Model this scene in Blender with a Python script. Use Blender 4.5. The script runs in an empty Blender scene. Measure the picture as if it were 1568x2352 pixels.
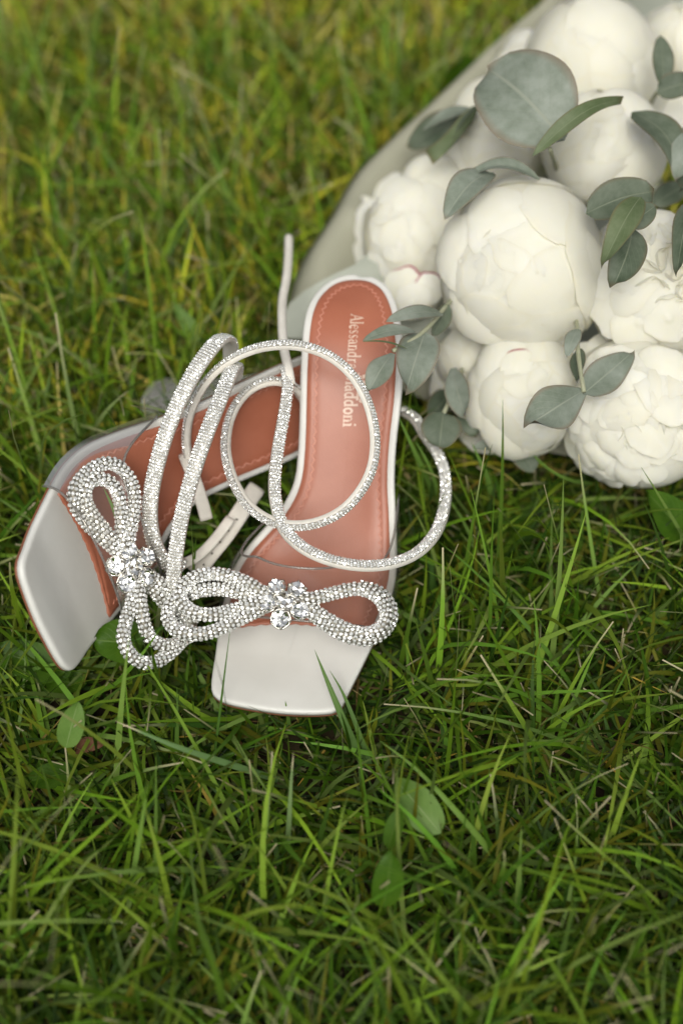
import bpy, bmesh, math, random
import numpy as np
from mathutils import Vector, Matrix

# ------------------------------------------------------------------ camera, sky, sun, exposure
SC = bpy.context.scene
COL = SC.collection
PITCH, CAM_H, CAM_Y = math.radians(52), .59, -.46
cam = bpy.data.cameras.new('camera')
camo = bpy.data.objects.new('camera', cam)
COL.objects.link(camo)
camo.location = (0, CAM_Y, CAM_H)
camo.rotation_euler = (math.pi / 2 - PITCH, 0, 0)
cam.sensor_fit = 'VERTICAL'
cam.sensor_height = 36
cam.lens = 50
cam.clip_start, cam.clip_end = .01, 100
cam.dof.use_dof = True
cam.dof.focus_distance = .648
cam.dof.aperture_fstop = 3.4
SC.camera = camo

SUN_EL, SUN_AZ = math.radians(54), math.radians(-174)      # azimuth from +Y towards +X
world = bpy.data.worlds.new('World')
SC.world = world
world.use_nodes = True
wn = world.node_tree
wn.nodes.clear()
sky = wn.nodes.new('ShaderNodeTexSky')
sky.sky_type = 'NISHITA'
sky.sun_disc = False
sky.sun_elevation = SUN_EL
sky.sun_rotation = SUN_AZ
sky.dust_density = 6
sky.ozone_density = 1
hs = wn.nodes.new('ShaderNodeHueSaturation')
hs.inputs['Saturation'].default_value = .16
bg = wn.nodes.new('ShaderNodeBackground')
bg.inputs['Strength'].default_value = .11
wo = wn.nodes.new('ShaderNodeOutputWorld')
wn.links.new(sky.outputs[0], hs.inputs['Color'])
wn.links.new(hs.outputs[0], bg.inputs['Color'])
wn.links.new(bg.outputs[0], wo.inputs[0])

sun = bpy.data.lights.new('sun', 'SUN')
sun.energy = 1.8
sun.angle = math.radians(30)
sun.color = (1, .965, .85)
suno = bpy.data.objects.new('sun', sun)
COL.objects.link(suno)
sd = Vector((math.sin(SUN_AZ) * math.cos(SUN_EL), math.cos(SUN_AZ) * math.cos(SUN_EL), math.sin(SUN_EL)))
suno.rotation_euler = (-sd).to_track_quat('-Z', 'Y').to_euler()

SC.view_settings.view_transform = 'Standard'
SC.view_settings.look = 'None'
SC.view_settings.gamma = 1
SC.view_settings.exposure = 0.1
SC.cycles.max_bounces = 14
SC.cycles.diffuse_bounces = 10
SC.cycles.transparent_max_bounces = 12
SC.cycles.use_denoising = True

RNG = np.random.default_rng(7)
random.seed(7)

# ------------------------------------------------------------------ measuring: from the traced picture (1568 x 2352) to points in the place
TV = 18 / 50
CF = np.array([0, math.cos(PITCH), -math.sin(PITCH)])
CU = np.array([0, math.sin(PITCH), math.cos(PITCH)])
CR = np.array([1., 0, 0])
CAM = np.array([0, CAM_Y, CAM_H])


def ray(a, b):
    return CF + CU * ((1176 - b) / 1176 * TV) + CR * ((a - 784) / 1176 * TV)


def at(a, b, z):
    d = ray(a, b)
    return CAM + d * ((z - CAM_H) / d[2])


def on_plane(a, b, p0, n):
    d = ray(a, b)
    return CAM + d * (np.dot(p0 - CAM, n) / np.dot(d, n))


def px(p, n):
    """metres covered by n traced pixels at point p"""
    return n * np.dot(p - CAM, CF) * TV / 1176


def unit(v):
    v = np.asarray(v, float)
    return v / np.maximum(np.linalg.norm(v, axis=-1, keepdims=True), 1e-12)


def camvec(x, y, z):
    """vector given as right / up in the picture / towards the lens"""
    return CR * x + CU * y - CF * z


def spline(P, n=None, step=None, closed=False):
    P = np.asarray(P, float)
    if closed:
        Q = np.vstack([P[-1:], P, P[:2]])
    else:
        Q = np.vstack([2 * P[0] - P[1], P, 2 * P[-1] - P[-2]])
    out = []
    for i in range(len(Q) - 3):
        p0, p1, p2, p3 = Q[i:i + 4]
        t = np.linspace(0, 1, 24, endpoint=False)[:, None]
        out.append(.5 * (2 * p1 + (p2 - p0) * t + (2 * p0 - 5 * p1 + 4 * p2 - p3) * t ** 2 + (3 * p1 - p0 - 3 * p2 + p3) * t ** 3))
    out.append(Q[-2][None])
    out = np.vstack(out)
    L = np.r_[0, np.cumsum(np.linalg.norm(np.diff(out[:, :3], axis=0), axis=1))]
    if step:
        n = max(4, int(round(L[-1] / step)) + 1)
    s = np.linspace(0, L[-1], n, endpoint=not closed)
    return np.stack([np.interp(s, L, out[:, k]) for k in range(out.shape[1])], 1)


# ------------------------------------------------------------------ objects
def tag(o, label=None, cat=None, group=None, kind=None):
    for k, v in (('label', label), ('category', cat), ('group', group), ('kind', kind)):
        if v:
            o[k] = v
    return o


def thing(name, loc, label, cat, group=None):
    o = bpy.data.objects.new(name, None)
    o.empty_display_size = .02
    o.location = loc
    COL.objects.link(o)
    return tag(o, label, cat, group)


EXCL = []          # surface samples of solid things, for keeping grass out of them


def add_excl(V, F):
    V = np.asarray(V)
    for f in F:
        q = V[list(f)]
        if len(q) == 3:
            q = np.vstack([q, q[2:]])
        if len(q) > 4:
            EXCL.append(q)
            continue
        g = np.linspace(0, 1, 5)
        s, t = [a.ravel()[:, None] for a in np.meshgrid(g, g)]
        EXCL.append(q[0] * (1 - s) * (1 - t) + q[1] * s * (1 - t) + q[2] * s * t + q[3] * (1 - s) * t)


def mesh(name, V, F, mat, parent=None, smooth=True, excl=False, attr=None, colors=None, uv=None):
    """world-space vertices -> ONE object (parents are unrotated empties or meshes at such places)"""
    V = np.asarray(V, float)
    org = np.zeros(3)
    p = parent
    while p is not None:
        org += np.array(p.location)
        p = p.parent
    if excl:
        add_excl(V, F)
    me = bpy.data.meshes.new(name)
    fa = np.asarray(F) if not isinstance(F, list) else None
    loc = np.zeros(3)
    if parent is None and len(V):
        loc = np.array([(V[:, 0].min() + V[:, 0].max()) / 2, (V[:, 1].min() + V[:, 1].max()) / 2, V[:, 2].min()])
        if len(V) > 100000:
            loc[:] = 0
    VV = V - org - loc
    if fa is not None:
        k = fa.shape[1]
        me.vertices.add(len(VV))
        me.vertices.foreach_set('co', VV.astype(np.float32).ravel())
        me.loops.add(fa.size)
        me.loops.foreach_set('vertex_index', fa.astype(np.int32).ravel())
        me.polygons.add(len(fa))
        me.polygons.foreach_set('loop_start', np.arange(0, fa.size, k, dtype=np.int32))
        me.update(calc_edges=True)
        me.validate()
    else:
        me.from_pydata([tuple(v) for v in VV], [], [tuple(int(i) for i in f) for f in F])
    me.polygons.foreach_set('use_smooth', np.full(len(me.polygons), smooth))
    if attr:
        for an, vals in attr.items():
            a = me.attributes.new(an, 'FLOAT', 'POINT')
            a.data.foreach_set('value', np.asarray(vals, np.float32))
    if colors is not None:
        a = me.attributes.new('Col', 'FLOAT_COLOR', 'POINT')
        a.data.foreach_set('color', np.c_[colors, np.ones(len(colors))].astype(np.float32).ravel())
    if uv is not None:
        a = me.attributes.new('leafuv', 'FLOAT_VECTOR', 'POINT')
        a.data.foreach_set('vector', np.c_[uv, np.zeros(len(uv))].astype(np.float32).ravel())
    me.materials.append(mat)
    o = bpy.data.objects.new(name, me)
    COL.objects.link(o)
    o.location = loc
    if parent is not None:
        o.parent = parent
    return o


def grid_faces(nu, nv, closed_u=False):
    F = []
    for j in range(nv - 1):
        for i in range(nu if closed_u else nu - 1):
            a = j * nu + i
            b = j * nu + (i + 1) % nu
            F.append((a, b, b + nu, a + nu))
    return F


# ------------------------------------------------------------------ materials
def nodemat(name):
    m = bpy.data.materials.new(name)
    m.use_nodes = True
    return m, m.node_tree, m.node_tree.nodes['Principled BSDF']


def N(nt, kind, **kw):
    n = nt.nodes.new(kind)
    for k, v in kw.items():
        if k in n.inputs:
            n.inputs[k].default_value = v
        else:
            setattr(n, k, v)
    return n


def noisy(name, c1, c2, scale, rough=.5, metal=0, bump=0, bscale=None, spec=.5, detail=4, coat=0, sheen=0, sss=0):
    m, nt, b = nodemat(name)
    tc = N(nt, 'ShaderNodeTexCoord')
    nz = N(nt, 'ShaderNodeTexNoise', Scale=scale, Detail=detail, Roughness=.6)
    nt.links.new(tc.outputs['Object'], nz.inputs['Vector'])
    rp = N(nt, 'ShaderNodeValToRGB')
    rp.color_ramp.elements[0].position, rp.color_ramp.elements[1].position = .3, .72
    rp.color_ramp.elements[0].color, rp.color_ramp.elements[1].color = (*c1, 1), (*c2, 1)
    nt.links.new(nz.outputs['Fac'], rp.inputs[0])
    nt.links.new(rp.outputs[0], b.inputs['Base Color'])
    b.inputs['Roughness'].default_value = rough
    b.inputs['Metallic'].default_value = metal
    b.inputs['Specular IOR Level'].default_value = spec
    b.inputs['Coat Weight'].default_value = coat
    b.inputs['Coat Roughness'].default_value = .12
    if sss:
        b.inputs['Subsurface Weight'].default_value = sss
        b.inputs['Subsurface Radius'].default_value = (.004, .004, .003)
        b.inputs['Subsurface Scale'].default_value = 1
    if bump:
        n2 = N(nt, 'ShaderNodeTexNoise', Scale=bscale or scale * 4, Detail=5)
        nt.links.new(tc.outputs['Object'], n2.inputs['Vector'])
        bp = N(nt, 'ShaderNodeBump', Strength=bump, Distance=.001)
        nt.links.new(n2.outputs['Fac'], bp.inputs['Height'])
        nt.links.new(bp.outputs[0], b.inputs['Normal'])
    return m


M = {}
M['white_leather'] = noisy('white_leather', (.555, .55, .515), (.625, .62, .59), 22, rough=.45, bump=.05, bscale=300, coat=.06)
M['terracotta'] = noisy('terracotta_leather', (.305, .098, .055), (.37, .130, .077), 30, rough=.36, bump=.06, bscale=900, coat=.03, spec=.34)
M['stitch'] = noisy('stitch_thread', (.44, .17, .11), (.54, .24, .17), 300, rough=.6)
M['brown_sole'] = noisy('brown_sole', (.17, .062, .03), (.24, .088, .045), 60, rough=.5)
M['white_suede'] = noisy('white_suede', (.60, .57, .51), (.71, .68, .62), 120, rough=.8, bump=.25, bscale=2500, spec=.25)
M['gold_print'] = noisy('pale_print', (.56, .38, .29), (.66, .50, .40), 200, rough=.4)
M['cord'] = noisy('dark_silver_cord', (.095, .086, .066), (.165, .15, .118), 400, rough=.42, metal=.4)
M['setting'] = noisy('silver_setting', (.42, .40, .36), (.6, .58, .53), 200, rough=.25, metal=1)
M['grey_strap'] = noisy('grey_glitter_base', (.24, .225, .19), (.36, .34, .30), 300, rough=.45, metal=.3)


def clear_plastic(name, tint, gloss, ior=1.45, rough=.05, haze=0.0):
    m, nt, b = nodemat(name)
    nt.nodes.remove(b)
    out = nt.nodes['Material Output']
    tr = N(nt, 'ShaderNodeBsdfTransparent', Color=(*tint, 1))
    gl = N(nt, 'ShaderNodeBsdfGlossy', Roughness=rough)
    fr = N(nt, 'ShaderNodeFresnel', IOR=ior)
    mul = N(nt, 'ShaderNodeMath', operation='MULTIPLY')
    mul.inputs[1].default_value = gloss
    nt.links.new(fr.outputs[0], mul.inputs[0])
    mx = N(nt, 'ShaderNodeMixShader')
    nt.links.new(mul.outputs[0], mx.inputs[0])
    nt.links.new(tr.outputs[0], mx.inputs[1])
    nt.links.new(gl.outputs[0], mx.inputs[2])
    df = N(nt, 'ShaderNodeBsdfDiffuse', Color=(.8, .78, .74, 1))
    mx2 = N(nt, 'ShaderNodeMixShader', Fac=haze)
    nt.links.new(mx.outputs[0], mx2.inputs[1])
    nt.links.new(df.outputs[0], mx2.inputs[2])
    nt.links.new(mx2.outputs[0], out.inputs[0])
    return m


M['pvc'] = clear_plastic('clear_plastic', (.96, .95, .93), .6, rough=.10, haze=.05)
M['pvc_edge'] = clear_plastic('clear_plastic_edge', (.62, .60, .57), 1.6, rough=.1, haze=.12)
M['acrylic'] = clear_plastic('clear_acrylic', (.93, .95, .91), 1.2, rough=.05, haze=.2)

# rhinestones: foil-backed cut glass reads as bright facets
m, nt, b = nodemat('rhinestone')
b.inputs['Base Color'].default_value = (.93, .93, .90, 1)
b.inputs['Metallic'].default_value = .72
b.inputs['Roughness'].default_value = .11
M['gem'] = m
m, nt, b = nodemat('crystal')
b.inputs['Base Color'].default_value = (.95, .95, .93, 1)
b.inputs['Metallic'].default_value = 1
b.inputs['Roughness'].default_value = .03
b.inputs['Coat Weight'].default_value = .3
M['crystal'] = m


def leafy(name, rough=.5, trans=.35, spec=.4, hueshift=None):
    """vertex colour = the blade's own colour; thin blades let light through"""
    m, nt, b = nodemat(name)
    out = nt.nodes['Material Output']
    at_ = N(nt, 'ShaderNodeAttribute', attribute_name='Col')
    nt.links.new(at_.outputs['Color'], b.inputs['Base Color'])
    b.inputs['Roughness'].default_value = rough
    b.inputs['Specular IOR Level'].default_value = spec
    tr = N(nt, 'ShaderNodeBsdfTranslucent')
    g = N(nt, 'ShaderNodeMixRGB', blend_type='MULTIPLY')
    g.inputs[0].default_value = 1
    g.inputs[2].default_value = (1.3, 1.25, .5, 1)
    nt.links.new(at_.outputs['Color'], g.inputs[1])
    nt.links.new(g.outputs[0], tr.inputs['Color'])
    mx = N(nt, 'ShaderNodeMixShader', Fac=trans)
    nt.links.new(b.outputs[0], mx.inputs[1])
    nt.links.new(tr.outputs[0], mx.inputs[2])
    nt.links.new(mx.outputs[0], out.inputs[0])
    return m


M['grass'] = leafy('grass_blades', .5, .25, .14)
M['straw'] = leafy('dry_straw', .6, .25, .3)

# peony petals: cream, thin, crimson where 'tint' says so
m, nt, b = nodemat('peony_petal')
out = nt.nodes['Material Output']
tc = N(nt, 'ShaderNodeTexCoord')
nz = N(nt, 'ShaderNodeTexNoise', Scale=45, Detail=3)
nt.links.new(tc.outputs['Object'], nz.inputs['Vector'])
rp = N(nt, 'ShaderNodeValToRGB')
rp.color_ramp.elements[0].color = (.84, .828, .735, 1)
rp.color_ramp.elements[1].color = (.885, .878, .81, 1)
rp.color_ramp.elements[0].position, rp.color_ramp.elements[1].position = .3, .65
nt.links.new(nz.outputs['Fac'], rp.inputs[0])
oi = N(nt, 'ShaderNodeObjectInfo')
pv = N(nt, 'ShaderNodeMixRGB')
pv.inputs[2].default_value = (.84, .82, .70, 1)
pm = N(nt, 'ShaderNodeMath', operation='MULTIPLY')
pm.inputs[1].default_value = .45
nt.links.new(oi.outputs['Random'], pm.inputs[0])
nt.links.new(pm.outputs[0], pv.inputs[0])
nt.links.new(rp.outputs[0], pv.inputs[1])
ta = N(nt, 'ShaderNodeAttribute', attribute_name='tint')
mr = N(nt, 'ShaderNodeMixRGB')
mr.inputs[2].default_value = (.38, .03, .08, 1)
nt.links.new(ta.outputs['Fac'], mr.inputs[0])
nt.links.new(mr.outputs[0], b.inputs['Base Color'])
b.inputs['Roughness'].default_value = .55
b.inputs['Specular IOR Level'].default_value = .3
b.inputs['Subsurface Weight'].default_value = .5
b.inputs['Subsurface Radius'].default_value = (1, .9, .6)
b.inputs['Subsurface Scale'].default_value = .005
tr = N(nt, 'ShaderNodeBsdfTranslucent')
nt.links.new(mr.outputs[0], tr.inputs['Color'])
wv = N(nt, 'ShaderNodeAttribute', attribute_name='leafuv')
dv = N(nt, 'ShaderNodeVectorMath', operation='MULTIPLY_ADD')       # distance from the petal's middle
dv.inputs[1].default_value = (1, 2, 0)
dv.inputs[2].default_value = (0, -1, 0)
nt.links.new(wv.outputs['Vector'], dv.inputs[0])
dl = N(nt, 'ShaderNodeVectorMath', operation='LENGTH')
nt.links.new(dv.outputs[0], dl.inputs[0])
rm_ = N(nt, 'ShaderNodeMapRange')
rm_.inputs['From Min'].default_value, rm_.inputs['From Max'].default_value = .90, 1
rm_.inputs['To Max'].default_value = .28
nt.links.new(dl.outputs['Value'], rm_.inputs['Value'])
re_ = N(nt, 'ShaderNodeMixRGB')
re_.inputs[2].default_value = (.82, .77, .58, 1)
nt.links.new(rm_.outputs[0], re_.inputs[0])
nt.links.new(pv.outputs[0], re_.inputs[1])
nt.links.new(re_.outputs[0], mr.inputs[1])
vs = N(nt, 'ShaderNodeTexNoise', Scale=1, Detail=3)
mp = N(nt, 'ShaderNodeMapping')
mp.inputs['Scale'].default_value = (26, 2.2, 1)
nt.links.new(wv.outputs['Vector'], mp.inputs['Vector'])
nt.links.new(mp.outputs[0], vs.inputs['Vector'])
bp = N(nt, 'ShaderNodeBump', Strength=.14, Distance=.0010)
nt.links.new(vs.outputs['Fac'], bp.inputs['Height'])
nt.links.new(bp.outputs[0], b.inputs['Normal'])
mx = N(nt, 'ShaderNodeMixShader', Fac=.36)
nt.links.new(b.outputs[0], mx.inputs[1])
nt.links.new(tr.outputs[0], mx.inputs[2])
nt.links.new(mx.outputs[0], out.inputs[0])
M['petal'] = m


SPEC = {'weed_green': .16, 'weed_pale': .16, 'dead_brown': .1}


def leaf_mat(name, dark, light, vein, rim, rough=.55, trans=.12, powder=.5, nscale=60):
    m, nt, b = nodemat(name)
    out = nt.nodes['Material Output']
    tc = N(nt, 'ShaderNodeTexCoord')
    nz = N(nt, 'ShaderNodeTexNoise', Scale=nscale, Detail=6, Roughness=.65)
    nt.links.new(tc.outputs['Object'], nz.inputs['Vector'])
    rp = N(nt, 'ShaderNodeValToRGB')
    rp.color_ramp.elements[0].color, rp.color_ramp.elements[1].color = (*dark, 1), (*light, 1)
    rp.color_ramp.elements[0].position, rp.color_ramp.elements[1].position = .35, .68
    nt.links.new(nz.outputs['Fac'], rp.inputs[0])
    at_ = N(nt, 'ShaderNodeAttribute', attribute_name='leafuv')
    sx = N(nt, 'ShaderNodeSeparateXYZ')
    nt.links.new(at_.outputs['Vector'], sx.inputs[0])
    ab = N(nt, 'ShaderNodeMath', operation='ABSOLUTE')
    nt.links.new(sx.outputs[0], ab.inputs[0])
    # side veins: narrow lines of v*9 - |u|*3
    a1 = N(nt, 'ShaderNodeMath', operation='MULTIPLY_ADD')
    a1.inputs[1].default_value = -3.2
    nt.links.new(ab.outputs[0], a1.inputs[0])
    m9 = N(nt, 'ShaderNodeMath', operation='MULTIPLY')
    m9.inputs[1].default_value = 7
    nt.links.new(sx.outputs[1], m9.inputs[0])
    nt.links.new(m9.outputs[0], a1.inputs[2])
    fr = N(nt, 'ShaderNodeMath', operation='FRACT')
    nt.links.new(a1.outputs[0], fr.inputs[0])
    sv = N(nt, 'ShaderNodeMapRange')
    sv.inputs['From Min'].default_value, sv.inputs['From Max'].default_value = .10, 0
    sv.inputs['To Max'].default_value = .45
    nt.links.new(fr.outputs[0], sv.inputs['Value'])
    mid = N(nt, 'ShaderNodeMapRange')
    mid.inputs['From Min'].default_value, mid.inputs['From Max'].default_value = .055, .015
    nt.links.new(ab.outputs[0], mid.inputs['Value'])
    mxv = N(nt, 'ShaderNodeMath', operation='MAXIMUM')
    nt.links.new(sv.outputs[0], mxv.inputs[0])
    nt.links.new(mid.outputs[0], mxv.inputs[1])
    c1 = N(nt, 'ShaderNodeMixRGB')
    c1.inputs[2].default_value = (*vein, 1)
    nt.links.new(mxv.outputs[0], c1.inputs[0])
    nt.links.new(rp.outputs[0], c1.inputs[1])
    ed = N(nt, 'ShaderNodeAttribute', attribute_name='tint')
    c2 = N(nt, 'ShaderNodeMixRGB')
    c2.inputs[2].default_value = (*rim, 1)
    nt.links.new(ed.outputs['Fac'], c2.inputs[0])
    nt.links.new(c1.outputs[0], c2.inputs[1])
    nt.links.new(c2.outputs[0], b.inputs['Base Color'])
    b.inputs['Roughness'].default_value = rough
    b.inputs['Specular IOR Level'].default_value = SPEC.get(name, .35)
    bp = N(nt, 'ShaderNodeBump', Strength=.25, Distance=.0008)
    nt.links.new(mxv.outputs[0], bp.inputs['Height'])
    nt.links.new(bp.outputs[0], b.inputs['Normal'])
    tr = N(nt, 'ShaderNodeBsdfTranslucent')
    nt.links.new(c2.outputs[0], tr.inputs['Color'])
    mx = N(nt, 'ShaderNodeMixShader', Fac=trans)
    nt.links.new(b.outputs[0], mx.inputs[1])
    nt.links.new(tr.outputs[0], mx.inputs[2])
    nt.links.new(mx.outputs[0], out.inputs[0])
    return m


M['euc'] = leaf_mat('eucalyptus_silver', (.130, .160, .118), (.250, .282, .240), (.25, .275, .22), (.18, .13, .085))
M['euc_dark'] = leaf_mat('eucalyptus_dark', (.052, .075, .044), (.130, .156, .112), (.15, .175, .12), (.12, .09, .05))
M['euc_green'] = leaf_mat('eucalyptus_green', (.10, .14, .06), (.18, .22, .125), (.2, .24, .14), (.15, .12, .06), trans=.3)
M['weed'] = leaf_mat('weed_green', (.038, .095, .006), (.062, .130, .009), (.10, .17, .03), (.05, .085, .007), rough=.4, trans=.25, nscale=90)
M['weed_pale'] = leaf_mat('weed_pale', (.10, .19, .035), (.135, .225, .05), (.19, .27, .095), (.09, .15, .025), rough=.42, trans=.25, nscale=90)
M['dead'] = leaf_mat('dead_brown', (.10, .045, .022), (.20, .10, .06), (.13, .06, .03), (.07, .035, .02), rough=.7)
M['stem'] = noisy('eucalyptus_stem', (.25, .27, .17), (.36, .36, .25), 200, rough=.6)
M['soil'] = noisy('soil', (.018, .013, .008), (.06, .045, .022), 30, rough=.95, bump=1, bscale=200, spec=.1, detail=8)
m = noisy('sage_paper', (.335, .33, .25), (.39, .385, .295), 14, rough=.5, bump=.55, bscale=26, spec=.35)
nt = m.node_tree
b = nt.nodes['Principled BSDF']
tr = N(nt, 'ShaderNodeBsdfTranslucent', Color=(.42, .43, .33, 1))
mx = N(nt, 'ShaderNodeMixShader', Fac=.18)
nt.links.new(b.outputs[0], mx.inputs[1])
nt.links.new(tr.outputs[0], mx.inputs[2])
nt.links.new(mx.outputs[0], nt.nodes['Material Output'].inputs[0])
M['paper'] = m
m2 = m.copy()
m2.name = 'grey_sage_paper'
rp2 = [n for n in m2.node_tree.nodes if n.type == 'VALTORGB'][0]
rp2.color_ramp.elements[0].color, rp2.color_ramp.elements[1].color = (.36, .385, .325, 1), (.42, .44, .38, 1)
M['paper_inner'] = m2

# ------------------------------------------------------------------ ground
g = 40
xs = np.linspace(-3, 3, g)
X, Y = np.meshgrid(xs, xs)
V = np.c_[X.ravel(), Y.ravel(), (.004 * np.sin(9 * X) * np.cos(7 * Y)).ravel() - .004]
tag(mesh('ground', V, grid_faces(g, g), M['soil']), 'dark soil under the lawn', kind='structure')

# ------------------------------------------------------------------ sandals
OUT = np.array([(2.6, 207.2), (-5.8, 204.5), (-12.5, 198.8), (-17.4, 189.2), (-19.6, 178.8), (-19.7, 168.7), (-18.5, 155.6), (-17, 144), (-15.2, 131.4),
    (-14.2, 120.6), (-14.2, 113.5), (-16, 107.2), (-20.3, 99.8), (-26.6, 92.2), (-32.8, 84.1), (-37.5, 74.5), (-39.2, 63.8), (-38.9, 52.3), (-38, 39.7),
    (-36.3, 25.2), (-35, 13.6), (-33.6, 6.0), (-31.6, 2.0), (-27.4, -.4), (-21, -1.5), (-12.6, -1.9), (-.6, -1.9), (11.2, -.6), (20, 1.2), (24.6, 3.2), (27.4, 7.0), (28.6, 13), (30.5, 21.9), (33.6, 34.8),
    (35.9, 44.9), (38.6, 57.9), (40.4, 70.3), (40.9, 80.8), (39.5, 91.8), (36.8, 104.9), (34.5, 114.3), (33.1, 123.6), (32.5, 132.8), (32.4, 142.3), (31.9, 150.5),
    (30.4, 162.6), (27.6, 174.4), (23.6, 186.8), (17.8, 198.3), (10.6, 205)]) / 1000


def sm(t):
    t = np.clip(t, 0, 1)
    return t * t * (3 - 2 * t)


def prof(d):
    d = np.asarray(d, float)
    return .024 + .003 * sm((.03 - d) / .03) + .078 * sm((d - .062) / .125)


RIM = spline(OUT, n=170, closed=True)
S_AX = np.linspace(-.001, .207, 300)
hit = []
for s in S_AX:
    c = []
    for i in range(len(RIM)):
        p, q = RIM[i], RIM[(i + 1) % len(RIM)]
        if (p[1] - s) * (q[1] - s) <= 0 and abs(p[1] - q[1]) > 1e-9:
            c.append(p[0] + (q[0] - p[0]) * (s - p[1]) / (q[1] - p[1]))
    hit.append((min(c), max(c)) if c else (np.nan, np.nan))
hit = np.array(hit)
ok = ~np.isnan(hit[:, 0])
XL = lambda s: np.interp(s, S_AX[ok], hit[ok, 0])
XR = lambda s: np.interp(s, S_AX[ok], hit[ok, 1])
XC = lambda s: (XL(s) + XR(s)) / 2


def rot(a, b_, c):
    ca, sa, cb, sb, cc, sc_ = math.cos(a), math.sin(a), math.cos(b_), math.sin(b_), math.cos(c), math.sin(c)
    return (np.array([[ca, -sa, 0], [sa, ca, 0], [0, 0, 1]]) @ np.array([[1, 0, 0], [0, cb, -sb], [0, sb, cb]]) @ np.array([[cc, 0, sc_], [0, 1, 0], [-sc_, 0, cc]]))


class Shoe:
    def __init__(self, mirror, R, t, kx=1, ky=1):
        self.k = -1 if mirror else 1
        self.R, self.t, self.K = R, np.array(t), np.array([kx, ky, kx])

    def place(self, x, s, h):
        """across, along, height over the footbed (metres) -> world"""
        x, s, h = np.broadcast_arrays(np.asarray(x, float), np.asarray(s, float), np.asarray(h, float))
        e = 1e-4
        dz = (prof(s + e) - prof(s - e)) / (2 * e)
        n = np.sqrt(1 + dz * dz)
        # shallow dish across the foot
        w = np.maximum((XR(s) - XL(s)) / 2, .004)
        a = np.clip(np.abs(x - XC(s)) / w, 0, 1)
        dish = .0024 * a ** 2 * sm((s - .05) / .05)
        hh = h + dish
        P = np.stack([self.k * x, s - hh * dz / n, prof(s) + hh / n], -1)
        return (P * self.K) @ self.R.T + self.t

    def xyz(self, x, y, z):
        P = np.stack(np.broadcast_arrays(self.k * np.asarray(x, float), np.asarray(y, float), np.asarray(z, float)), -1)
        return (P * self.K) @ self.R.T + self.t

    def fix(self, F):
        return [tuple(reversed(f)) for f in F] if self.k < 0 else F


def mid_of(P):
    s = np.clip(P[:, 1], .03, .186)
    return np.c_[XC(s), s]


def sheet(shoe, outline, top, bot, mids=None, nin=7):
    """closed slab: outline (x,s); top = [(inset, height) ...] from the edge inwards; bot = height of the underside"""
    n = len(outline)
    if mids is None:
        mids = mid_of(outline)
    D = np.linalg.norm(mids - outline, axis=1)[:, None]
    rings = [(outline, bot)]
    for ins, h in top:
        r = np.minimum(ins / D, .8)
        rings.append((outline + (mids - outline) * r, h))
    r0 = np.minimum(top[-1][0] / D, .8)
    for k in range(1, nin + 1):
        r = r0 + (1 - r0) * k / nin
        rings.append((outline + (mids - outline) * np.minimum(r, .999), top[-1][1]))
    V = np.vstack([shoe.place(p[:, 0], p[:, 1], np.full(n, h)) for p, h in rings])
    F = grid_faces(n, len(rings), True)
    # the underside
    b0 = len(V)
    under = []
    for k in range(1, 6):
        r = k / 5 * .999
        p = outline + (mids - outline) * r
        under.append(shoe.place(p[:, 0], p[:, 1], np.full(n, bot)))
    V = np.vstack([V] + under)
    for k in range(5):
        for i in range(n):
            j = (i + 1) % n
            lo = 0 if k == 0 else b0 + (k - 1) * n
            F.append((lo + i, b0 + k * n + i, b0 + k * n + j, lo + j))
    return V, shoe.fix([tuple(f) for f in F])


def inset_outline(P, d):
    P = np.asarray(P)
    T = unit(np.roll(P, -1, 0) - np.roll(P, 1, 0))
    Nn = np.c_[-T[:, 1], T[:, 0]]
    area = np.sum(P[:, 0] * np.roll(P[:, 1], -1) - np.roll(P[:, 0], -1) * P[:, 1])
    return P + Nn * d * (1 if area > 0 else -1)


# the gem: seven-sided dome with a flat table
def gem_template(n=7):
    a = np.linspace(0, 2 * np.pi, n, endpoint=False)
    c, s = np.cos(a), np.sin(a)
    V = np.vstack([np.c_[c, s, np.full(n, -.35)], np.c_[c, s, np.zeros(n)], np.c_[.58 * c, .58 * s, np.full(n, .48)], [[0, 0, .52]]])
    F = []
    for r in (0, 1):
        for i in range(n):
            j = (i + 1) % n
            F += [(r * n + i, r * n + j, (r + 1) * n + j), (r * n + i, (r + 1) * n + j, (r + 1) * n + i)]
    for i in range(n):
        F.append((2 * n + i, 2 * n + (i + 1) % n, 3 * n))
    return V, np.array(F)


GV, GF = gem_template()


def gems(P, Nm, T, r):
    """P positions, Nm outward normals, T tangents, r radii -> V, F"""
    n = len(P)
    Nm = unit(Nm + RNG.normal(0, .14, (n, 3)))
    T = unit(T - Nm * np.sum(T * Nm, 1)[:, None])
    B = np.cross(Nm, T)
    a = RNG.uniform(0, 2 * np.pi, n)[:, None]
    T, B = T * np.cos(a) + B * np.sin(a), B * np.cos(a) - T * np.sin(a)
    r = (np.full(n, r) * RNG.uniform(.93, 1.06, n))[:, None, None]
    V = P[:, None] + r * (GV[None, :, :1] * T[:, None] + GV[None, :, 1:2] * B[:, None] + GV[None, :, 2:] * Nm[:, None])
    F = GF[None] + (np.arange(n) * len(GV))[:, None, None]
    return V.reshape(-1, 3), F.reshape(-1, 3)


def frames(P, ref):
    """tangents and normals along a path, ref = wanted facing per point"""
    T = unit(np.gradient(P, axis=0))
    Nn = unit(ref - T * np.sum(ref * T, 1)[:, None])
    for _ in range(6):
        Nn[1:-1] = Nn[1:-1] * .5 + .25 * (Nn[:-2] + Nn[2:])
        Nn = unit(Nn - T * np.sum(Nn * T, 1)[:, None])
    return T, Nn, np.cross(T, Nn)


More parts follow.
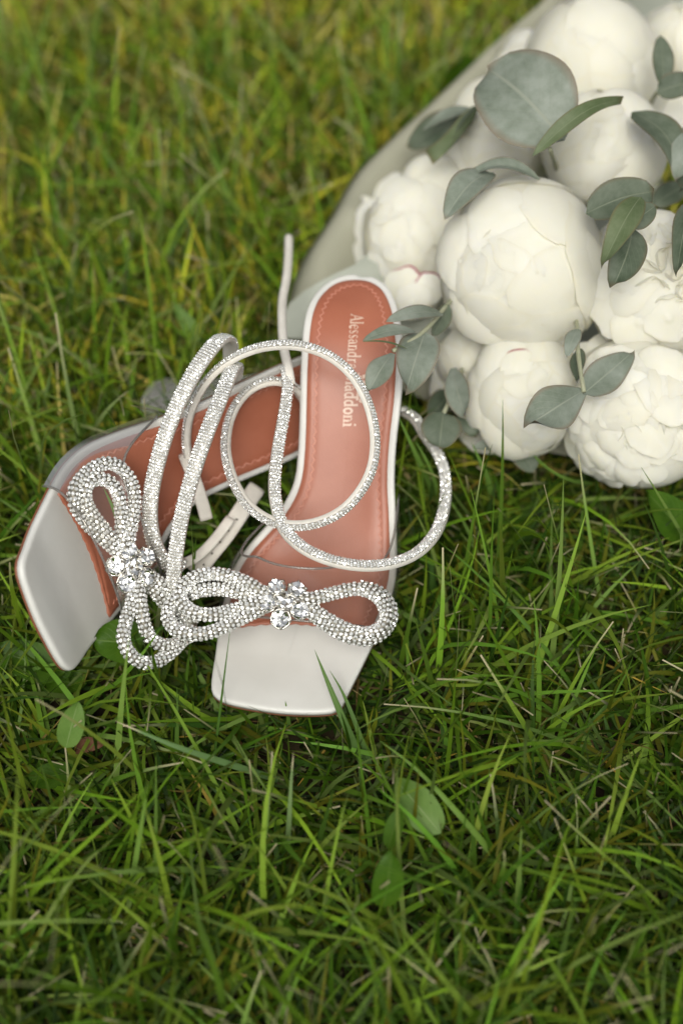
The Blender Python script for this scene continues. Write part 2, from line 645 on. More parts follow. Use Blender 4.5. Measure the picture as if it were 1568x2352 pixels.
def tube(P, r, nseg=10, ref=None, caps=True):
    P = np.asarray(P)
    ref = np.tile(-CF, (len(P), 1)) if ref is None else ref
    T, Nn, B = frames(P, ref)
    a = np.linspace(0, 2 * np.pi, nseg, endpoint=False)
    rr = np.broadcast_to(np.asarray(r, float), (len(P),))
    V = (P[:, None] + rr[:, None, None] * (np.cos(a)[None, :, None] * Nn[:, None] + np.sin(a)[None, :, None] * B[:, None])).reshape(-1, 3)
    F = grid_faces(nseg, len(P), True)
    if caps:
        F += [tuple(range(nseg))[::-1], tuple((len(P) - 1) * nseg + i for i in range(nseg))]
    return V, F


def join(parts):
    V, F, o = [], [], 0
    for v, f in parts:
        V.append(v)
        F += [tuple(i + o for i in q) for q in f]
        o += len(v)
    return np.vstack(V), F


def bow(shoe_root, centre, nrm, ropes, petals, rr, petal_r, crystals, droop=0):
    """ropes: list of [(u,v,h)...] traced over a plane through the brooch, h lifts them off it"""
    holder_v, holder_f = tube(np.array([centre - nrm * .006, centre - nrm * .001, centre + nrm * .0008]), [.005, .006, .0052], 12, np.tile(CR, (3, 1)))
    b = mesh('bow', holder_v, holder_f, M['setting'], shoe_root)
    for pts in ropes:
        Q = []
        for u, v, h in pts:
            p = on_plane(u, v, centre, nrm)
            d = np.linalg.norm(p - centre)
            e = unit(CAM - p)
            Q.append(p + e * (h - droop * d * d))
        P = spline(np.array(Q), step=.0018)
        V, F = tube(P, rr * .93, 10)
        rope = mesh('bow_loop', V, F, M['cord'], b)
        T, Nn, B = frames(P, np.tile(-CF, (len(P), 1)))
        gr = .00101
        na = int(round(2 * np.pi * rr / (2.34 * gr)))
        Pd = spline(np.array(Q), step=2.12 * gr)
        T, Nn, B = frames(Pd, np.tile(-CF, (len(Pd), 1)))
        GP, GN, GT = [], [], []
        for i in range(len(Pd)):
            a = (np.arange(na) + (i % 2) * .5) * 2 * np.pi / na
            nn = np.cos(a)[:, None] * Nn[i] + np.sin(a)[:, None] * B[i]
            GP.append(Pd[i] + nn * rr * .97)
            GN.append(nn)
            GT.append(np.tile(T[i], (na, 1)))
        V, F = gems(np.vstack(GP), np.vstack(GN), np.vstack(GT), gr)
        tag(mesh('rhinestones', V, F, M['gem'], b, smooth=False), kind='stuff')
    # brooch: round crystals in claw settings
    for (u, v), r in zip(petals, crystals):
        p = on_plane(u, v, centre, nrm)
        rad = unit(p - centre) if np.linalg.norm(p - centre) > 1e-4 else np.zeros(3)
        n = unit(nrm + rad * .35)
        p = p + n * (.0012 if rad.any() else .0032)
        t = unit(np.cross(n, CU))
        q = np.cross(n, t)
        k = 10
        r = r * 1.1
        a = np.linspace(0, 2 * np.pi, k, endpoint=False)
        ring = lambda rad_, h, off=0: p + rad_ * (np.cos(a + off)[:, None] * t + np.sin(a + off)[:, None] * q) + n * h
        o = np.pi / k
        V = np.vstack([ring(r * .9, -r * .35), ring(r, .05 * r), ring(r * .86, r * .24, o), ring(r * .46, r * .10), [p + n * r * .06]])
        V[3 * k:4 * k] += n * (r * (.24 * (np.arange(k) % 2) - .16))[:, None]
        V[2 * k:4 * k] += n * RNG.normal(0, r * .03, (2 * k, 1))
        F = []
        for lv in range(3):
            for i in range(k):
                j = (i + 1) % k
                A, B_, C_, D_ = lv * k + i, lv * k + j, (lv + 1) * k + j, (lv + 1) * k + i
                F += [(A, B_, D_), (B_, C_, D_)] if (lv % 2) else [(A, B_, C_), (A, C_, D_)]
        F += [(3 * k + i, 3 * k + (i + 1) % k, 4 * k) for i in range(k)]
        mesh('crystal', V, F, M['crystal'], b, smooth=False)
        parts = []
        rim = np.vstack([ring(r * 1.05, -r * .12), ])
        parts.append(tube(np.vstack([rim, rim[:1]]), .00042, 6, np.tile(n, (k + 1, 1)), caps=False))
        parts.append((np.vstack([ring(r * .98, -r * .2), ring(r * .6, -r * 1.1)]), grid_faces(k, 2, True)))
        for a0 in np.arange(5) * 2 * np.pi / 5 + random.random():
            d = math.cos(a0) * t + math.sin(a0) * q
            parts.append(tube(np.array([p + d * r * 1.04 - n * r * .3, p + d * r * 1.06 + n * r * .1, p + d * r * .9 + n * r * .32]), [.0005, .0006, .00045], 6, np.tile(np.cross(d, n), (3, 1))))
        V, F = join(parts)
        mesh('claw_setting', V, F, M['setting'], b)
    return b


def strap(root, ctrl, w, name='ankle_strap', rows=6, gem=True, thick=.0024, gr=.00082, gem_range=(0, 1), back='white_suede', taper=None):
    """ctrl: [(u, v, z, fx, fy, fz)] traced point, height, and which way the jewelled face looks (picture right / up / towards the lens)"""
    Q = np.array([np.r_[at(u, v, z), camvec(*unit((fx, fy, fz)))] for u, v, z, fx, fy, fz in ctrl])
    R_ = spline(Q, step=.002)
    P, ref = R_[:, :3], R_[:, 3:]
    T, Nn, B = frames(P, ref)
    # cross-section: flat suede back, domed front
    a = np.linspace(0, np.pi, 9)
    cs = [(w / 2 * math.cos(x), thick * (.35 + .65 * math.sin(x) ** .8)) for x in a] + [(-w / 2, -thick * .25), (-w * .3, -thick * .4), (w * .3, -thick * .4), (w / 2, -thick * .25)]
    k = len(cs)
    tw = np.ones(len(P)) if taper is None else np.interp(np.linspace(0, 1, len(P)), *taper)
    V = np.vstack([P[i] + sum(0 for _ in ()) + np.array([c0 * tw[i] * B[i] + c1 * Nn[i] for c0, c1 in cs]) for i in range(len(P))])
    F = grid_faces(k, len(P), True) + [tuple(range(k))[::-1], tuple((len(P) - 1) * k + i for i in range(k))]
    s = mesh(name, V, F, M[back], root)
    if gem:
        D = spline(Q, step=2.05 * gr)
        P, ref = D[:, :3], D[:, 3:]
        T, Nn, B = frames(P, ref)
        GP, GN, GT = [], [], []
        n = len(P)
        for i in range(n):
            if not gem_range[0] <= i / n <= gem_range[1]:
                continue
            x = (np.arange(rows) + .5 + (.25 if i % 2 else -.25)) / rows
            ang = np.pi * (.08 + .84 * x)
            c0, c1 = w / 2 * np.cos(ang), thick * (.35 + .65 * np.sin(ang) ** .8)
            nn = unit(np.cos(ang)[:, None] * B[i] * .75 + np.sin(ang)[:, None] * Nn[i])
            GP.append(P[i] + c0[:, None] * B[i] + c1[:, None] * Nn[i] + nn * .0001)
            GN.append(nn)
            GT.append(np.tile(T[i], (rows, 1)))
        V, F = gems(np.vstack(GP), np.vstack(GN), np.vstack(GT), gr)
        tag(mesh('rhinestones', V, F, M['gem'], s, smooth=False), kind='stuff')
        # the grey glitter ground the stones sit in
        a = np.linspace(.06 * np.pi, .94 * np.pi, 9)
        cs = [(w / 2 * 1.01 * math.cos(x), thick * (.35 + .65 * math.sin(x) ** .8) + .00012) for x in a]
        cs += [(c0 * .97, c1 - .0003) for c0, c1 in reversed(cs)]
        k = len(cs)
        lo, hi = int(gem_range[0] * (len(R_) - 1)), int(gem_range[1] * (len(R_) - 1)) + 1
        P, ref = R_[:, :3], R_[:, 3:]
        T, Nn, B = frames(P, ref)
        V = np.vstack([P[i] + np.array([c0 * B[i] + c1 * Nn[i] for c0, c1 in cs]) for i in range(lo, hi)])
        F = grid_faces(k, hi - lo, True) + [tuple(range(k))[::-1], tuple((hi - lo - 1) * k + i for i in range(k))]
        mesh('glitter_band', V, F, M['grey_strap'], s)
    return s


def sandal(shoe, label, cut0=.0475, slope=.10):
    base = shoe.xyz(0, .1, .0)
    base = np.array([base[0], base[1], .01])
    root = thing('sandal', base, label, 'sandal', 'the pair of sandals on the grass')
    V, F = sheet(shoe, RIM, [(0, -.0013), (.0002, -.0006), (.0008, -.0001), (.0018, .0001), (.0034, 0)], -.0030)
    mesh('footbed', V, F, M['white_leather'], root, excl=True)
    V, F = sheet(shoe, inset_outline(RIM, .0001), [(0, -.0036), (.0004, -.0031), (.003, -.0031)], -.0044, nin=4)
    mesh('outsole', V, F, M['brown_sole'], root, excl=True)
    # terracotta sock: inset outline, cut towards the toe by a shallow arc
    ins = inset_outline(RIM, .0034)
    cut = lambda x: cut0 - .006 * (x / .036) ** 2 + slope * x
    keep = ins[ins[:, 1] > cut(ins[:, 0])]
    # order: start at the gap
    idx = np.where(ins[:, 1] > cut(ins[:, 0]))[0]
    gap = np.where(np.diff(idx) > 1)[0]
    if len(gap):
        idx = np.r_[idx[gap[0] + 1:], idx[:gap[0] + 1]]
    side = ins[idx]
    xx = np.linspace(side[-1, 0], side[0, 0], 26)[1:-1]
    front = np.c_[xx, cut(xx) + .00035 * np.where(np.arange(len(xx)) % 2, 1, -1)]
    ring = np.vstack([side, front])
    mids = np.c_[XC(np.clip(ring[:, 1], .068, .186)), np.clip(ring[:, 1], .068, .186)]
    V, F = sheet(shoe, ring, [(0, .0004), (.0004, .0009), (.0036, .0010), (.0044, .00092), (.0052, .00112), (.008, .0014)], .00005, mids=mids)
    mesh('insole', V, F, M['terracotta'], root)
    # zigzag stitching round the sock
    line = inset_outline(RIM, .0078)
    line = line[line[:, 1] > cut(line[:, 0]) + .004]
    gapi = np.argmax(np.linalg.norm(np.diff(line, axis=0), axis=1))
    if np.linalg.norm(line[gapi + 1] - line[gapi]) > .01:
        line = np.vstack([line[gapi + 1:], line[:gapi + 1]])
    L = spline(line, step=.0017)
    parts = []
    Tn = unit(np.gradient(L, axis=0))
    Nn = np.c_[-Tn[:, 1], Tn[:, 0]]
    for i in range(len(L) - 1):
        sgn = 1 if i % 2 else -1
        a, c = L[i] + Nn[i] * .0009 * sgn, L[i + 1] - Nn[i + 1] * .0009 * sgn * .6
        dl = unit(c - a)
        pn = np.array([-dl[1], dl[0]]) * .00026
        q = np.array([a - pn, a + pn, c + pn, c - pn])
        lo = shoe.place(q[:, 0], q[:, 1], np.full(4, .0007))
        hi = shoe.place(q[:, 0] * 1, q[:, 1], np.full(4, .00142))
        parts.append((np.vstack([lo, hi]), [(4, 5, 6, 7), (0, 1, 5, 4), (1, 2, 6, 5), (2, 3, 7, 6), (3, 0, 4, 7)]))
    V, F = join(parts)
    tag(mesh('stitching', V, F, M['stitch'], root, smooth=False), kind='stuff')
    # clear flared block heel
    ca = np.linspace(0, 2 * np.pi, 24, endpoint=False)
    sq = lambda a, p: np.sign(a) * np.abs(a) ** p
    rings = []
    for z, hx, hy, yc in ((.093, .017, .018, .186), (.08, .0125, .0135, .186), (.06, .0105, .0115, .1855), (.035, .0105, .0125, .185), (.018, .0125, .0145, .1845), (.008, .014, .016, .184), (.006, .0135, .0155, .184)):
        rings.append(shoe.xyz(XC(.186) * .9 + hx * sq(np.cos(ca), .6), yc + hy * sq(np.sin(ca), .6), z))
    V = np.vstack(rings)
    F = grid_faces(24, len(rings), True) + [tuple(range(24)), tuple((len(rings) - 1) * 24 + i for i in range(24))[::-1]]
    mesh('heel', V, F, M['acrylic'], root, smooth=False)
    rings = [shoe.xyz(XC(.186) * .9 + hx * sq(np.cos(ca), .6), .184 + hx * 1.14 * sq(np.sin(ca), .6), z) for z, hx in ((.0058, .0132), (.003, .0134))]
    mesh('heel_tip', np.vstack(rings), grid_faces(24, 2, True) + [tuple(range(24)), tuple(24 + i for i in range(24))[::-1]], M['acrylic'], root, smooth=False)
    return root


def vamp(shoe, root, front, back, height):
    """clear band arching over the toes; front/back = (s at medial side, s at the top, s at lateral side)"""
    na, nb = 41, 15
    P = np.zeros((nb, na, 3))
    A = np.linspace(0, 1, na)
    for j, b_ in enumerate(np.linspace(0, 1, nb)):
        def S(c):
            m_, t_, l_ = c
            lin = m_ + (l_ - m_) * A
            return lin + (t_ - (m_ + l_) / 2) * np.sin(np.pi * A) ** 1.3
        s = S(front) * (1 - b_) + S(back) * b_
        xl, xr = XL(np.clip(s, .004, .2)) - .0016, XR(np.clip(s, .004, .2)) + .0016
        th = np.pi * A
        x = (xl + xr) / 2 - (xr - xl) / 2 * np.sign(np.cos(th)) * np.abs(np.cos(th)) ** .85
        h = height * (.8 + .35 * b_) * np.sin(th) ** .72 - .0055 * (1 - np.sin(th))
        P[j] = shoe.place(x, s, h)
    V0 = P.reshape(-1, 3)
    F = grid_faces(na, nb)
    # give the sheet its thickness
    me_n = np.cross(np.gradient(P, axis=1), np.gradient(P, axis=0)).reshape(-1, 3)
    V1 = V0 - unit(me_n) * .0009
    n = len(V0)
    F2 = F + [tuple(i + n for i in reversed(f)) for f in F]
    bd = list(range(na)) + [na * (j + 1) - 1 for j in range(1, nb)] + [na * (nb - 1) + i for i in range(na - 2, -1, -1)] + [na * j for j in range(nb - 2, 0, -1)]
    F2 += [(bd[i], bd[(i + 1) % len(bd)], bd[(i + 1) % len(bd)] + n, bd[i] + n) for i in range(len(bd))]
    o = mesh('vamp', V0, F, M['pvc'], root)
    # rolled cut edges, where the sheet shows its thickness
    for row in (0, nb - 1):
        Vt, Ft = tube(P[row], .00062, 6)
        mesh('vamp_edge', Vt, Ft, M['pvc_edge'], o)
    return P


YAW = math.radians(9.732)
FRONT = Shoe(False, np.array([[math.cos(YAW), math.sin(YAW), 0], [-math.sin(YAW), math.cos(YAW), 0], [0, 0, 1]]), (-.02755, -.13274, 0))
BACK = Shoe(True, rot(-.31969, -.24984, 1.18522), (-.1552, -.1085, .06136), .9935, .965)

sf = sandal(FRONT, 'upright white toed sandal lying nearest, its jewelled bow above a square toe')
sb = sandal(BACK, 'white toed sandal tipped on its side, leaning behind the upright one', .053, .06)

PF = vamp(FRONT, sf, (.041, .034, .050), (.098, .056, .112), .030)
PB = vamp(BACK, sb, (.041, .034, .050), (.098, .060, .112), .026)

# ---- lettering on the insole: narrow serif letters drawn as strokes


def arc(cx, cy, rx, ry, a0, a1, n=9):
    t = np.radians(np.linspace(a0, a1, n))
    return [(cx + rx * math.cos(x), cy + ry * math.sin(x)) for x in t]


TH, TN = .115, .05
def ser(x, y, w=.26):
    return ([(x - w / 2, y), (x + w / 2, y)], TN)


GL = {
    'A': (.74, [([(.06, 0), (.36, .72)], TN), ([(.36, .72), (.66, 0)], TH), ([(.18, .25), (.52, .25)], TN), ser(.06, .02, .22), ser(.66, .02, .26)]),
    'l': (.32, [([(.16, 0), (.16, .76)], TH), ser(.16, .02, .28), ([(.04, .73), (.16, .73)], TN)]),
    'e': (.50, [(arc(.26, .24, .19, .22, 180, 20), TN), (arc(.26, .24, .19, .23, 150, 320), TH), ([(.08, .26), (.44, .26)], TN)]),
    's': (.44, [(arc(.22, .36, .13, .11, 20, 230), TN), ([(.12, .31), (.30, .17)], TH), (arc(.22, .12, .14, .11, 40, -160), TN)]),
    'a': (.50, [(arc(.22, .33, .14, .14, 170, 0), TN), ([(.36, .36), (.36, .04), (.46, .02)], TH), (arc(.22, .14, .14, .13, 80, 290), TH * .8)]),
    'n': (.58, [([(.14, 0), (.14, .46)], TH), ser(.14, .02), ([(.03, .44), (.14, .44)], TN), (arc(.29, .30, .15, .16, 165, 0), TN), ([(.44, .32), (.44, 0)], TH), ser(.44, .02)]),
    'd': (.58, [([(.42, 0), (.42, .76)], TH), ([(.42, .02), (.54, .02)], TN), ([(.30, .73), (.42, .73)], TN), (arc(.26, .23, .18, .22, 60, 300), TH * .85)]),
    'r': (.42, [([(.14, 0), (.14, .46)], TH), ser(.14, .02), ([(.03, .44), (.14, .44)], TN), (arc(.28, .30, .13, .15, 165, 50), TH * .6)]),
    'M': (.92, [([(.12, 0), (.12, .72)], TN), ([(.12, .72), (.44, .04)], TH), ([(.44, .04), (.76, .72)], TN), ([(.78, .72), (.78, 0)], TH), ser(.12, .02, .22), ser(.78, .02), ser(.08, .70, .2), ser(.82, .70, .2)]),
    'o': (.54, [(arc(.27, .23, .19, .22, 60, 240), TH), (arc(.27, .23, .19, .22, 240, 420), TH)]),
    'i': (.32, [([(.16, 0), (.16, .46)], TH), ser(.16, .02, .28), ([(.04, .44), (.16, .44)], TN), ([(.16, .62), (.16, .73)], TH)]),
    ' ': (.26, []),
}


def stroke_quads(pts, w):
    P = np.array(pts, float)
    T = unit(np.gradient(P, axis=0)) if len(P) > 2 else np.tile(unit(P[1] - P[0]), (2, 1))
    Nn = np.c_[-T[:, 1], T[:, 0]] * w / 2
    return P - Nn, P + Nn


def lettering(shoe, root, text, s0, x0, s1, x1, size, bold_from):
    adv = sum(GL[c][0] for c in text)
    stretch = math.hypot(s1 - s0, x1 - x0) / (adv * size)
    ds, dx = (s1 - s0) / (adv * size * stretch), (x1 - x0) / (adv * size * stretch)
    pen = 0
    h0, h1 = .0013, .00165
    for ci, c in enumerate(text):
        wd, strokes = GL[c]
        parts = []
        for pts, w in strokes:
            if ci >= bold_from:
                w *= 1.2
            if len(pts) == 2:
                pts = [pts[0], ((pts[0][0] + pts[1][0]) / 2, (pts[0][1] + pts[1][1]) / 2), pts[1]]
            lo, hi = stroke_quads(pts, w)
            allv = []
            for side in (lo, hi):
                tx = (pen + side[:, 0]) * size * stretch
                ty = side[:, 1] * size
                allv.append((x0 + dx * tx - ds * ty, s0 + ds * tx + dx * ty))
            n = len(pts)
            V = np.vstack([shoe.place(allv[0][0], allv[0][1], h1), shoe.place(allv[1][0], allv[1][1], h1), shoe.place(allv[0][0], allv[0][1], h0), shoe.place(allv[1][0], allv[1][1], h0)])
            F = []
            for i in range(n - 1):
                F += [(i, i + 1, n + i + 1, n + i), (i, 2 * n + i, 2 * n + i + 1, i + 1), (n + i, n + i + 1, 3 * n + i + 1, 3 * n + i)]
            parts.append((V, F))
        if parts:
            V, F = join(parts)
            mesh('letter', V, F, M['gold_print'], root, smooth=False)
        pen += wd


def hit_shoe(shoe_t, a, b):
    d = ray(a, b)
    ts = np.linspace(.45, 1., 3000)
    P = CAM + ts[:, None] * d
    Lc = (P - shoe_t.t) @ shoe_t.R
    i = np.argmax(Lc[:, 2] < prof(Lc[:, 1]))
    return Lc[i, 0], Lc[i, 1]


(xa, sa), (xb, sb_) = hit_shoe(FRONT, 806, 726), hit_shoe(FRONT, 788, 981)
insole = [c for c in sf.children if c.name.startswith('insole')][0]
lettering(FRONT, insole, 'Alessandra Maddoni', sa, xa, sb_, xb, .0086, 11)
# crown emblem beside the middle of the name
xc, sc_ = hit_shoe(FRONT, 829, 893)
cr = []
cw = .0042
for i in range(5):
    bx = -cw + cw * 2 * i / 4
    tipx = bx * 1.35
    q = np.array([(bx - .0009, 0), (bx + .0009, 0), (tipx + .0002, .0042 + .0012 * (i == 2)), (tipx - .0002, .0042 + .0012 * (i == 2))])
    X_, S_ = xc + q[:, 1], sc_ - q[:, 0]
    V = np.vstack([FRONT.place(X_, S_, .00165), FRONT.place(X_, S_, .0013)])
    cr.append((V, [(0, 1, 2, 3), (0, 4, 5, 1), (1, 5, 6, 2), (2, 6, 7, 3), (3, 7, 4, 0)]))
q = np.array([(-cw * 1.1, -.0016), (cw * 1.1, -.0016), (cw * 1.1, -.0004), (-cw * 1.1, -.0004)])
V = np.vstack([FRONT.place(xc + q[:, 1], sc_ - q[:, 0], .00165), FRONT.place(xc + q[:, 1], sc_ - q[:, 0], .0013)])
cr.append((V, [(0, 1, 2, 3), (0, 4, 5, 1), (1, 5, 6, 2), (2, 6, 7, 3), (3, 7, 4, 0)]))
V, F = join(cr)
mesh('crown_emblem', V, F, M['gold_print'], insole, smooth=False)

# ---- bows


def c5(x, y, h=0):          # crop of the near bow
    return ((600 + x / 1.568) / 1.633, (2000 + y / 1.568) / 1.633, h)


def c1(x, y, h=0):          # crop of the far bow
    return (x / 1.568 / 1.633, (1200 + y / 1.568) / 1.633, h)


cf = at(655, 1383, .060)
nf = unit((0.02, -.30, .95))
bow(sf, cf, nf, [
    [c5(640, 375, -.002), c5(560, 318), c5(470, 272), c5(380, 245), c5(290, 240), c5(200, 260, .002), c5(140, 310, .003), c5(120, 370, .003), c5(150, 430, .003), c5(215, 470, .003), c5(310, 478, .002), c5(420, 455), c5(530, 420), c5(640, 385, -.002)],
    [c5(640, 395, -.004), c5(540, 372, -.003), c5(450, 345, -.002), c5(350, 330, -.002), c5(250, 335, -.001), c5(185, 355, 0)],
    [c5(190, 330, -.004), c5(115, 370, -.003), c5(60, 430, -.002), c5(48, 500, -.001), c5(85, 560), c5(160, 592, .001), c5(270, 588, .001), c5(380, 550), c5(500, 490, -.001), c5(640, 420, -.003)],
    [c5(120, 380, -.007), c5(160, 470, -.008), c5(185, 530, -.008), c5(160, 600, -.009)],
    [c5(820, 390, -.002), c5(900, 382), c5(1000, 358), c5(1090, 335, .001), c5(1180, 328, .002), c5(1270, 365, .003), c5(1318, 430, .003), c5(1330, 500, .003), c5(1290, 560, .002), c5(1210, 590, .001), c5(1110, 570), c5(1000, 515, -.001), c5(900, 450, -.002), c5(820, 410, -.003)],
    [c5(850, 430, -.004), c5(940, 510, -.003), c5(1040, 580, -.002), c5(1140, 618, -.002), c5(1230, 622, -.002), c5(1310, 580, -.002), c5(1358, 500, -.003), c5(1345, 415, -.004), c5(1280, 345, -.005), c5(1180, 315, -.005)],
], [(655, 1382), (635, 1351), (681, 1357), (617, 1386), (688, 1402), (645, 1421)], .0029, .0045, [.0043, .0037, .0037, .0037, .0038, .0039], droop=.6)

cb = at(303, 1302, .066)
nb_ = unit((.42, -.42, .80))
bow(sb, cb, nb_, [
    [c1(760, 1450, -.003), c1(700, 1370, -.001), c1(600, 1280), c1(510, 1190), c1(445, 1090, .002), c1(440, 1000, .003), c1(490, 920, .003), c1(570, 860, .003), c1(660, 845, .003), c1(740, 900, .002), c1(785, 990, .001), c1(790, 1100), c1(770, 1230, -.001), c1(755, 1340, -.002), c1(760, 1450, -.004)],
    [c1(760, 1450, -.003), c1(690, 1340, -.001), c1(620, 1240), c1(550, 1150, .001), c1(505, 1060, .002), c1(515, 970, .003), c1(590, 935, .003), c1(665, 970, .002), c1(705, 1060, .001), c1(715, 1160), c1(715, 1260, -.001), c1(740, 1350, -.001), c1(770, 1450, -.004)],
    [c1(760, 1450, -.004), c1(795, 1560, -.001), c1(775, 1670), c1(740, 1780, .001), c1(728, 1880, .002), c1(765, 1965, .003), c1(840, 2015, .003), c1(930, 2005, .003), c1(1010, 1950, .002), c1(1070, 1880), c1(1100, 1800, -.002), c1(1075, 1700, -.004), c1(1010, 1610, -.004), c1(930, 1540, -.003), c1(850, 1490, -.003), c1(770, 1450, -.005)],
    [c1(770, 1460, -.005), c1(815, 1590, 0), c1(830, 1690, .002), c1(850, 1790, .002), c1(868, 1840, .001), c1(900, 1885, .001), c1(970, 1915, .001), c1(1050, 1900, 0), c1(1110, 1860, -.002)],
    [c1(780, 1470, -.006), c1(860, 1540, -.006), c1(930, 1620, -.006), c1(985, 1690, -.007), c1(1030, 1790, -.007)],
], [(304, 1302), (294, 1266), (335, 1280), (266, 1301), (335, 1325), (291, 1338)], .0029, .0045, [.0045, .0040, .0038, .0039, .0037, .0039], droop=.3)

# ---- ankle straps: u, v, height, then the way the jewelled face looks
strap(sb, [(398, 1352, .052, -.1, 0, 1), (405, 1270, .066, -.1, 0, 1), (420, 1180, .082, -.15, 0, 1), (447, 1080, .098, -.2, .05, 1), (480, 985, .108, -.25, .1, 1), (508, 915, .113, -.25, .2, 1),
           (527, 868, .113, -.2, .5, .8), (538, 845, .106, 0, 1, .2), (541, 850, .094, .1, .6, -.8), (536, 885, .078, .2, .3, -1), (522, 950, .060, .2, .2, -1)], .0067, rows=6, gr=.00072)
strap(sb, [(418, 1296, .042, .3, -.6, .9), (385, 1292, .047, -.1, -.3, 1), (362, 1262, .055, -.2, -.1, 1), (347, 1205, .066, -.25, 0, 1), (349, 1130, .078, -.2, 0, 1), (372, 1030, .094, -.2, .05, 1), (405, 940, .106, -.25, .1, 1), (446, 858, .115, -.25, .15, 1),
           (482, 806, .119, -.2, .35, .9), (507, 782, .116, 0, 1, .5), (524, 783, .106, .3, 1, -.2), (529, 805, .094, .2, .4, -.9), (527, 850, .078, .1, .3, -1), (515, 920, .062, .1, .2, -1)], .0072, rows=7, gr=.00072)
# the long spiral
strap(sf, [(440, 1075, .062, -1, -.1, -.3), (432, 1010, .075, -1, .1, -.2), (443, 945, .088, -1, .3, -.1), (478, 880, .102, -.9, .7, .05), (530, 832, .112, -.6, 1, .35), (600, 802, .120, -.3, 1, .55), (680, 797, .124, 0, 1, .65), (752, 820, .122, .6, .9, .55), (808, 868, .116, .9, .5, .45),
           (843, 935, .110, 1, .2, .4), (857, 1015, .103, 1, 0, .4), (843, 1092, .096, .9, -.4, .45), (795, 1160, .089, .6, -.8, .5), (728, 1197, .083, .2, -1, .6), (655, 1202, .078, -.1, -1, .75), (588, 1172, .075, -.6, -.8, .8), (543, 1112, .075, -.9, -.3, .9), (522, 1035, .077, -1, 0, .9),
           (532, 960, .082, -.9, .4, .7), (568, 905, .087, -.6, .9, .45), (622, 880, .089, -.1, 1, .3), (672, 893, .084, .3, 1, .2), (700, 930, .07, .5, .8, .1)], .0044, rows=4, thick=.0028, gr=.00070)
# the strap that crosses the insole and comes back at the right
strap(sf, [(657, 850, .098, .1, .3, 1), (660, 890, .096, .15, .1, 1), (652, 950, .093, .2, 0, 1), (636, 1040, .088, .3, 0, 1), (629, 1115, .083, .35, 0, .9), (636, 1172, .079, .4, .2, .9), (655, 1222, .077, .4, .6, .8), (700, 1264, .077, .3, 1, .7), (765, 1292, .076, .1, 1, .6), (838, 1303, .073, 0, 1, .6),
           (905, 1296, .068, -.2, 1, .65), (962, 1270, .061, -.5, .8, .8), (1003, 1222, .055, -.5, .3, 1), (1022, 1160, .051, -.3, .1, 1), (1022, 1095, .050, -.1, .1, 1), (1003, 1042, .051, .1, .2, 1), (975, 1002, .053, .4, .5, 1), (952, 965, .055, .5, .6, .8), (925, 948, .052, 0, 1, .5)], .0052, rows=5, thick=.0028, gr=.00072)
# its plain suede tail standing up
strap(sf, [(662, 546, .082, .6, 0, 1), (661, 590, .085, .6, 0, 1), (657, 640, .088, .5, 0, 1), (648, 690, .091, .5, 0, 1), (647, 745, .095, .5, 0, 1), (651, 800, .098, .4, 0, 1), (662, 850, .099, .3, 0, 1), (668, 885, .096, .3, 0, 1)], .0042, name='strap_tail', gem=False, thick=.0024)
# suede backs of the far sandal's straps
w1 = strap(sb, [(448, 1318, .030, 0, 0, 1), (480, 1275, .034, .1, 0, 1), (520, 1225, .037, .1, 0, 1), (560, 1165, .040, .1, 0, 1), (590, 1120, .040, .1, 0, 1)], .0088, name='strap_back', gem=False, thick=.0016)
for k in range(5):
    t = .15 + .17 * k
    u, v = 448 + (560 - 448) * t, 1318 + (1165 - 1318) * t
    p = at(u + 3, v + 2, .0335 + .008 * t)
    e = unit(CAM - p)
    Vh, Fh = tube(np.array([p - e * .001, p + e * .0012]), .00055, 8, np.tile(CR, (2, 1)))
    mesh('strap_hole', Vh, Fh, M['cord'], w1)
strap(sb, [(418, 1296, .042, .2, -.4, -1), (455, 1277, .042, .2, -.4, -1), (495, 1236, .043, .2, -.4, -1), (530, 1190, .044, .2, -.2, -1)], .0050, name='strap_back', gem=False, thick=.0016)
strap(sb, [(424, 1046, .066, .3, 0, 1), (436, 1075, .066, .3, 0, 1), (450, 1110, .062, .2, 0, 1), (463, 1150, .056, .2, 0, 1), (474, 1192, .048, .2, 0, 1)], .0062, name='strap_back', gem=False, thick=.0018)

# ------------------------------------------------------------------ bouquet
def basis(n):
    n = unit(n)
    t = unit(np.cross(n, [0.3, .9, .1]))
    return t, np.cross(n, t), n


LUMP = [np.ones(3)] * 3 + [np.zeros(3)]          # the uneven swelling of the flower being built


